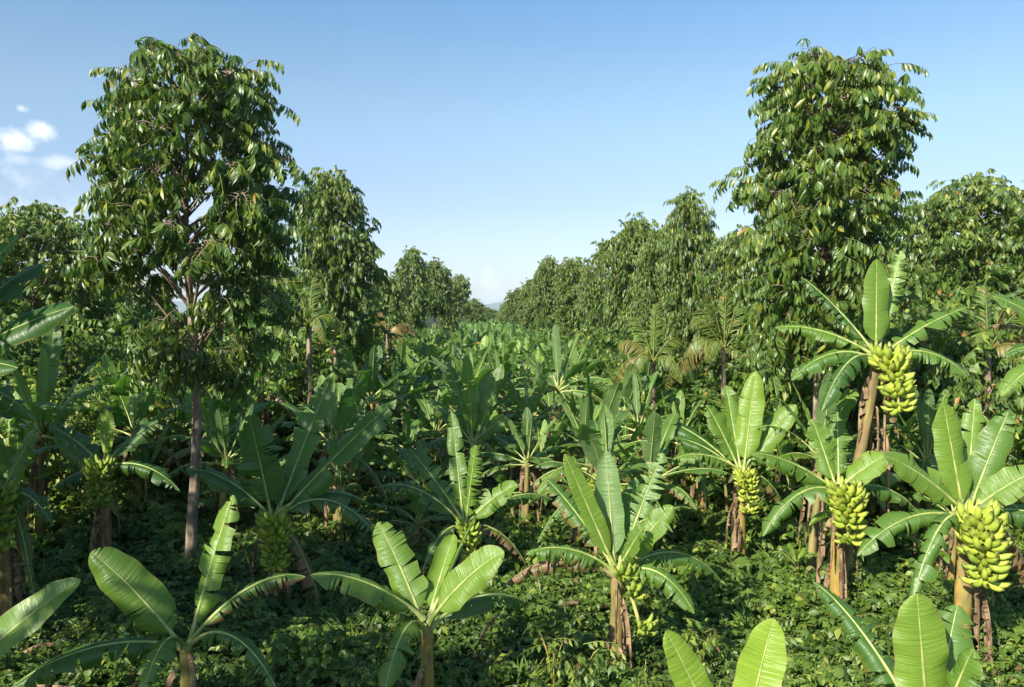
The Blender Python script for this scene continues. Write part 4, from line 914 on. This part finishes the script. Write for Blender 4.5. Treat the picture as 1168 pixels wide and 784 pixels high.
def weed(px, py, D, h, label, seed, n=5):
    q = P(px, py, D); rs = np.random.default_rng(seed); r = empty('tall_weed', (q.x, D, float(hgt(q.x, D)))); tag(r, label, 'weed', 'tall weeds in the near ground cover')
    T_ = [spray_whorl(rs, 5, .16, .075, 2, .5), spray_pinnate(rs, .3, 4, .14, .06, 2, .4)]
    sm = MB(); pos, yaw = [], []
    for i in range(n):
        a = rs.uniform(0, 6.28); hh = h * rs.uniform(.6, 1.05); e = np.array([.3 * math.cos(a) * hh, .3 * math.sin(a) * hh, hh])
        c = bez((0, 0, -.05), e * [.1, .1, .5], e * [.5, .5, .9], e, 7); tube(sm, c, np.linspace(.010, .004, 7), 4, 0, (0, .5, .6))
        for k in range(5):
            pos.append(c[2 + k] + rs.normal(size=3) * .03); yaw.append(rs.uniform(0, 6.28))
    sm.obj('stem', [M_RIB], r)
    pos = np.array(pos); mb = MB(); scatter(mb, T_, pos, np.array(yaw), rs.normal(size=len(pos)) * .3 - .2, rs.uniform(.6, 1.1, len(pos)), np.full(len(pos), .6), np.full(len(pos), .3), .05, rs); mb.obj('foliage', [M_COVER], r)
for k, w in enumerate([(632, 800, 11.2, 1.15, 'upright weed with thin pale stalks, left of the tattered plant'), (660, 812, 10.9, .95, 'wispy weed with dry seed heads at the foot of the tattered plant'), (800, 770, 12.2, .8, 'leafy weed right of the tattered plant'), (425, 815, 10.8, .6, 'short weed between the two near leafy plants'),
                       (560, 800, 11.2, .6, 'weed right of the hanging leaf at the bottom centre'), (735, 815, 10.8, .7, 'weed at the bottom edge, left of the bright leaf tips'), (950, 790, 11.5, .6, 'weed beside the ragged grey leaf'), (335, 760, 12.5, .6, 'weed in deep shade under the dark bunch')]):
    weed(*w, 40 + k)

# ground cover: creeping vines and herbs nobody could count
def cover(n, y0, y1, temps, smin, smax, rs, mb):
    y = np.sqrt(rs.uniform(y0 ** 2, y1 ** 2, n)); x = (rs.uniform(-1, 1, n)) * (.66 * y + 2.0)
    z = hgt(x, y)
    pn = np.sin(x * 1.1 + 2 * np.sin(y * .6)) * np.cos(y * .9 + 1.5 * np.sin(x * .7)) + .6 * np.sin(x * 2.7 + y * 1.9)
    sc_ = rs.uniform(smin, smax, n) * (1 + .25 * np.clip(pn, -1, 1))
    pos = np.stack([x, y, z + rs.uniform(0, .32, n) * (1 + .9 * np.clip(pn, 0, 1.4)) ], -1)
    yl = np.clip(.05 + .06 * pn + .03 * (x > 0), .01, .3)
    scatter(mb, temps, pos, rs.uniform(0, 6.28, n), rs.normal(size=n) * .35 - .1, sc_, .46 + .16 * pn + .12 * (x > 1.5) + rs.normal(size=n) * .14, yl, .003, rs)  # leaves on the right get a brighter tint: sunlight painted into their colour
rs = np.random.default_rng(91); mb = MB()
CT = [spray_whorl(rs, 5, .17, .13, 2, .25), spray_whorl(rs, 4, .15, .14, 2, .15), spray_pinnate(rs, .28, 4, .10, .055, 2, .3), spray_whorl(rs, 6, .12, .07, 2, .2), spray_pinnate(rs, .2, 5, .08, .05, 1, .2)]
CF = [spray_whorl(rs, 5, .22, .15, 1, .25), spray_whorl(rs, 6, .2, .11, 2, .2)]
cover(30000, 6.5, 16, CT, .5, 1.05, rs, mb); cover(22000, 15, 30, CT[1:4] + CF, .9, 1.5, rs, mb); cover(12000, 30, 60, CF, 1.3, 2.2, rs, mb)
tag(mb.obj('undergrowth', [M_COVER]), 'low creeping leaves and herbs covering the ground between the plants', 'ground cover', kind='stuff')

# grass tufts and taller herbs, again beyond counting
def tuft(rs, n=11, h=.45):
    V_, Q_, T_ = [], [], []
    for i in range(n):
        v, q = leaflet(h * rs.uniform(.6, 1.2), .022, .55, 3, .3); v = roty(v, -rs.uniform(.7, 1.35)); v = rotz(v, rs.uniform(0, 6.28)) + (rs.normal() * .03, rs.normal() * .03, 0)
        Q_.append(q + sum(len(a) for a in V_)); V_.append(v); T_.append(np.full(len(v), rs.uniform(0, 1)))
    return np.concatenate(V_), np.concatenate(Q_), np.concatenate(T_)
mb = MB(); n = 1500
y = np.sqrt(rs.uniform(8 ** 2, 32 ** 2, n)); x = rs.uniform(-1, 1, n) * .68 * y; kp = (np.sin(x * .8 + 3) * np.cos(y * .6 + x * .3) > -.1); x, y = x[kp], y[kp]
scatter(mb, [tuft(rs), tuft(rs, 9, .6), tuft(rs, 14, .35)], np.stack([x, y, hgt(x, y) + .05], -1), rs.uniform(0, 6.28, len(x)), rs.normal(size=len(x)) * .1, rs.uniform(.7, 1.6, len(x)), np.full(len(x), .75), np.full(len(x), .25), .04, rs)
tag(mb.obj('grass', [M_COVER]), 'grass tufts sprouting through the ground cover', 'grass', kind='stuff')
mb = MB(); n = 1100
y = np.sqrt(rs.uniform(9 ** 2, 34 ** 2, n)); x = rs.uniform(-1, 1, n) * .68 * y
hh = rs.uniform(.25, .75, n); P3, Yw = [], []
for k in range(n):
    for j in range(4): P3.append((x[k] + rs.normal() * .09, y[k] + rs.normal() * .09, float(hgt(x[k], y[k])) + hh[k] * (j + 1) / 4)); Yw.append(rs.uniform(0, 6.28))
P3 = np.array(P3); scatter(mb, [spray_whorl(rs, 6, .13, .055, 2, .2), spray_pinnate(rs, .28, 5, .09, .045, 2, .3), spray_pinnate(rs, .2, 4, .12, .05, 2, .3)], P3, np.array(Yw), rs.normal(size=len(P3)) * .3 - .25, rs.uniform(.7, 1.5, len(P3)), np.full(len(P3), .72), np.full(len(P3), .2), .02, rs)
tag(mb.obj('herbs', [M_COVER]), 'taller leafy herbs standing above the ground cover', 'herbs', kind='stuff')

# fallen brown leaves on the ground (stuff)
mb = MB()
for k in range(70):
    y = math.sqrt(rs.uniform(11 ** 2, 32 ** 2)); x = rs.uniform(-.7, .7) * y; a = rs.uniform(0, 6.28); l = rs.uniform(.5, 1.3); z = float(hgt(x, y)) + rs.uniform(.2, .4)
    c = bez((x, y, z), (x + l * .3 * math.cos(a), y + l * .3 * math.sin(a), z + .12), (x + l * .7 * math.cos(a), y + l * .7 * math.sin(a), z + .1), (x + l * math.cos(a), y + l * math.sin(a), z - .05), 8)
    leaf_geo(mb, c, .06, natural_N(a), (-.5, -1.3), .4, (1, .5, 0), .05, 10, 3, gap=.8, wave=2)
tag(mb.obj('fallen_leaves', [M_DRY]), 'dry brown banana leaves lying in the undergrowth', 'litter', kind='stuff')

# ------------------------------------------------------------------ haze
USE_HAZE = True
if USE_HAZE:
    bm = MB()
    x0, x1, y0, y1, z0, z1 = -14200, 14200, -14300, 14400, -12, 190
    v = np.array([(x, y, z) for x in (x0, x1) for y in (y0, y1) for z in (z0, z1)], float)
    bm.add(v, [(0, 1, 3, 2), (4, 6, 7, 5), (0, 4, 5, 1), (2, 3, 7, 6), (0, 2, 6, 4), (1, 5, 7, 3)])
    m, t = mat('haze_air'); pv = N(t, 'ShaderNodeVolumePrincipled', inp={'Color': (.74, .87, 1.0, 1), 'Density': 0.00010, 'Anisotropy': 0.0}); o = N(t, 'ShaderNodeOutputMaterial'); L(t, pv.outputs[0], o.inputs['Volume'])
    hz = bm.obj('haze', [m]); tag(hz, 'thin bluish air that fades the far hills', 'haze', kind='stuff')
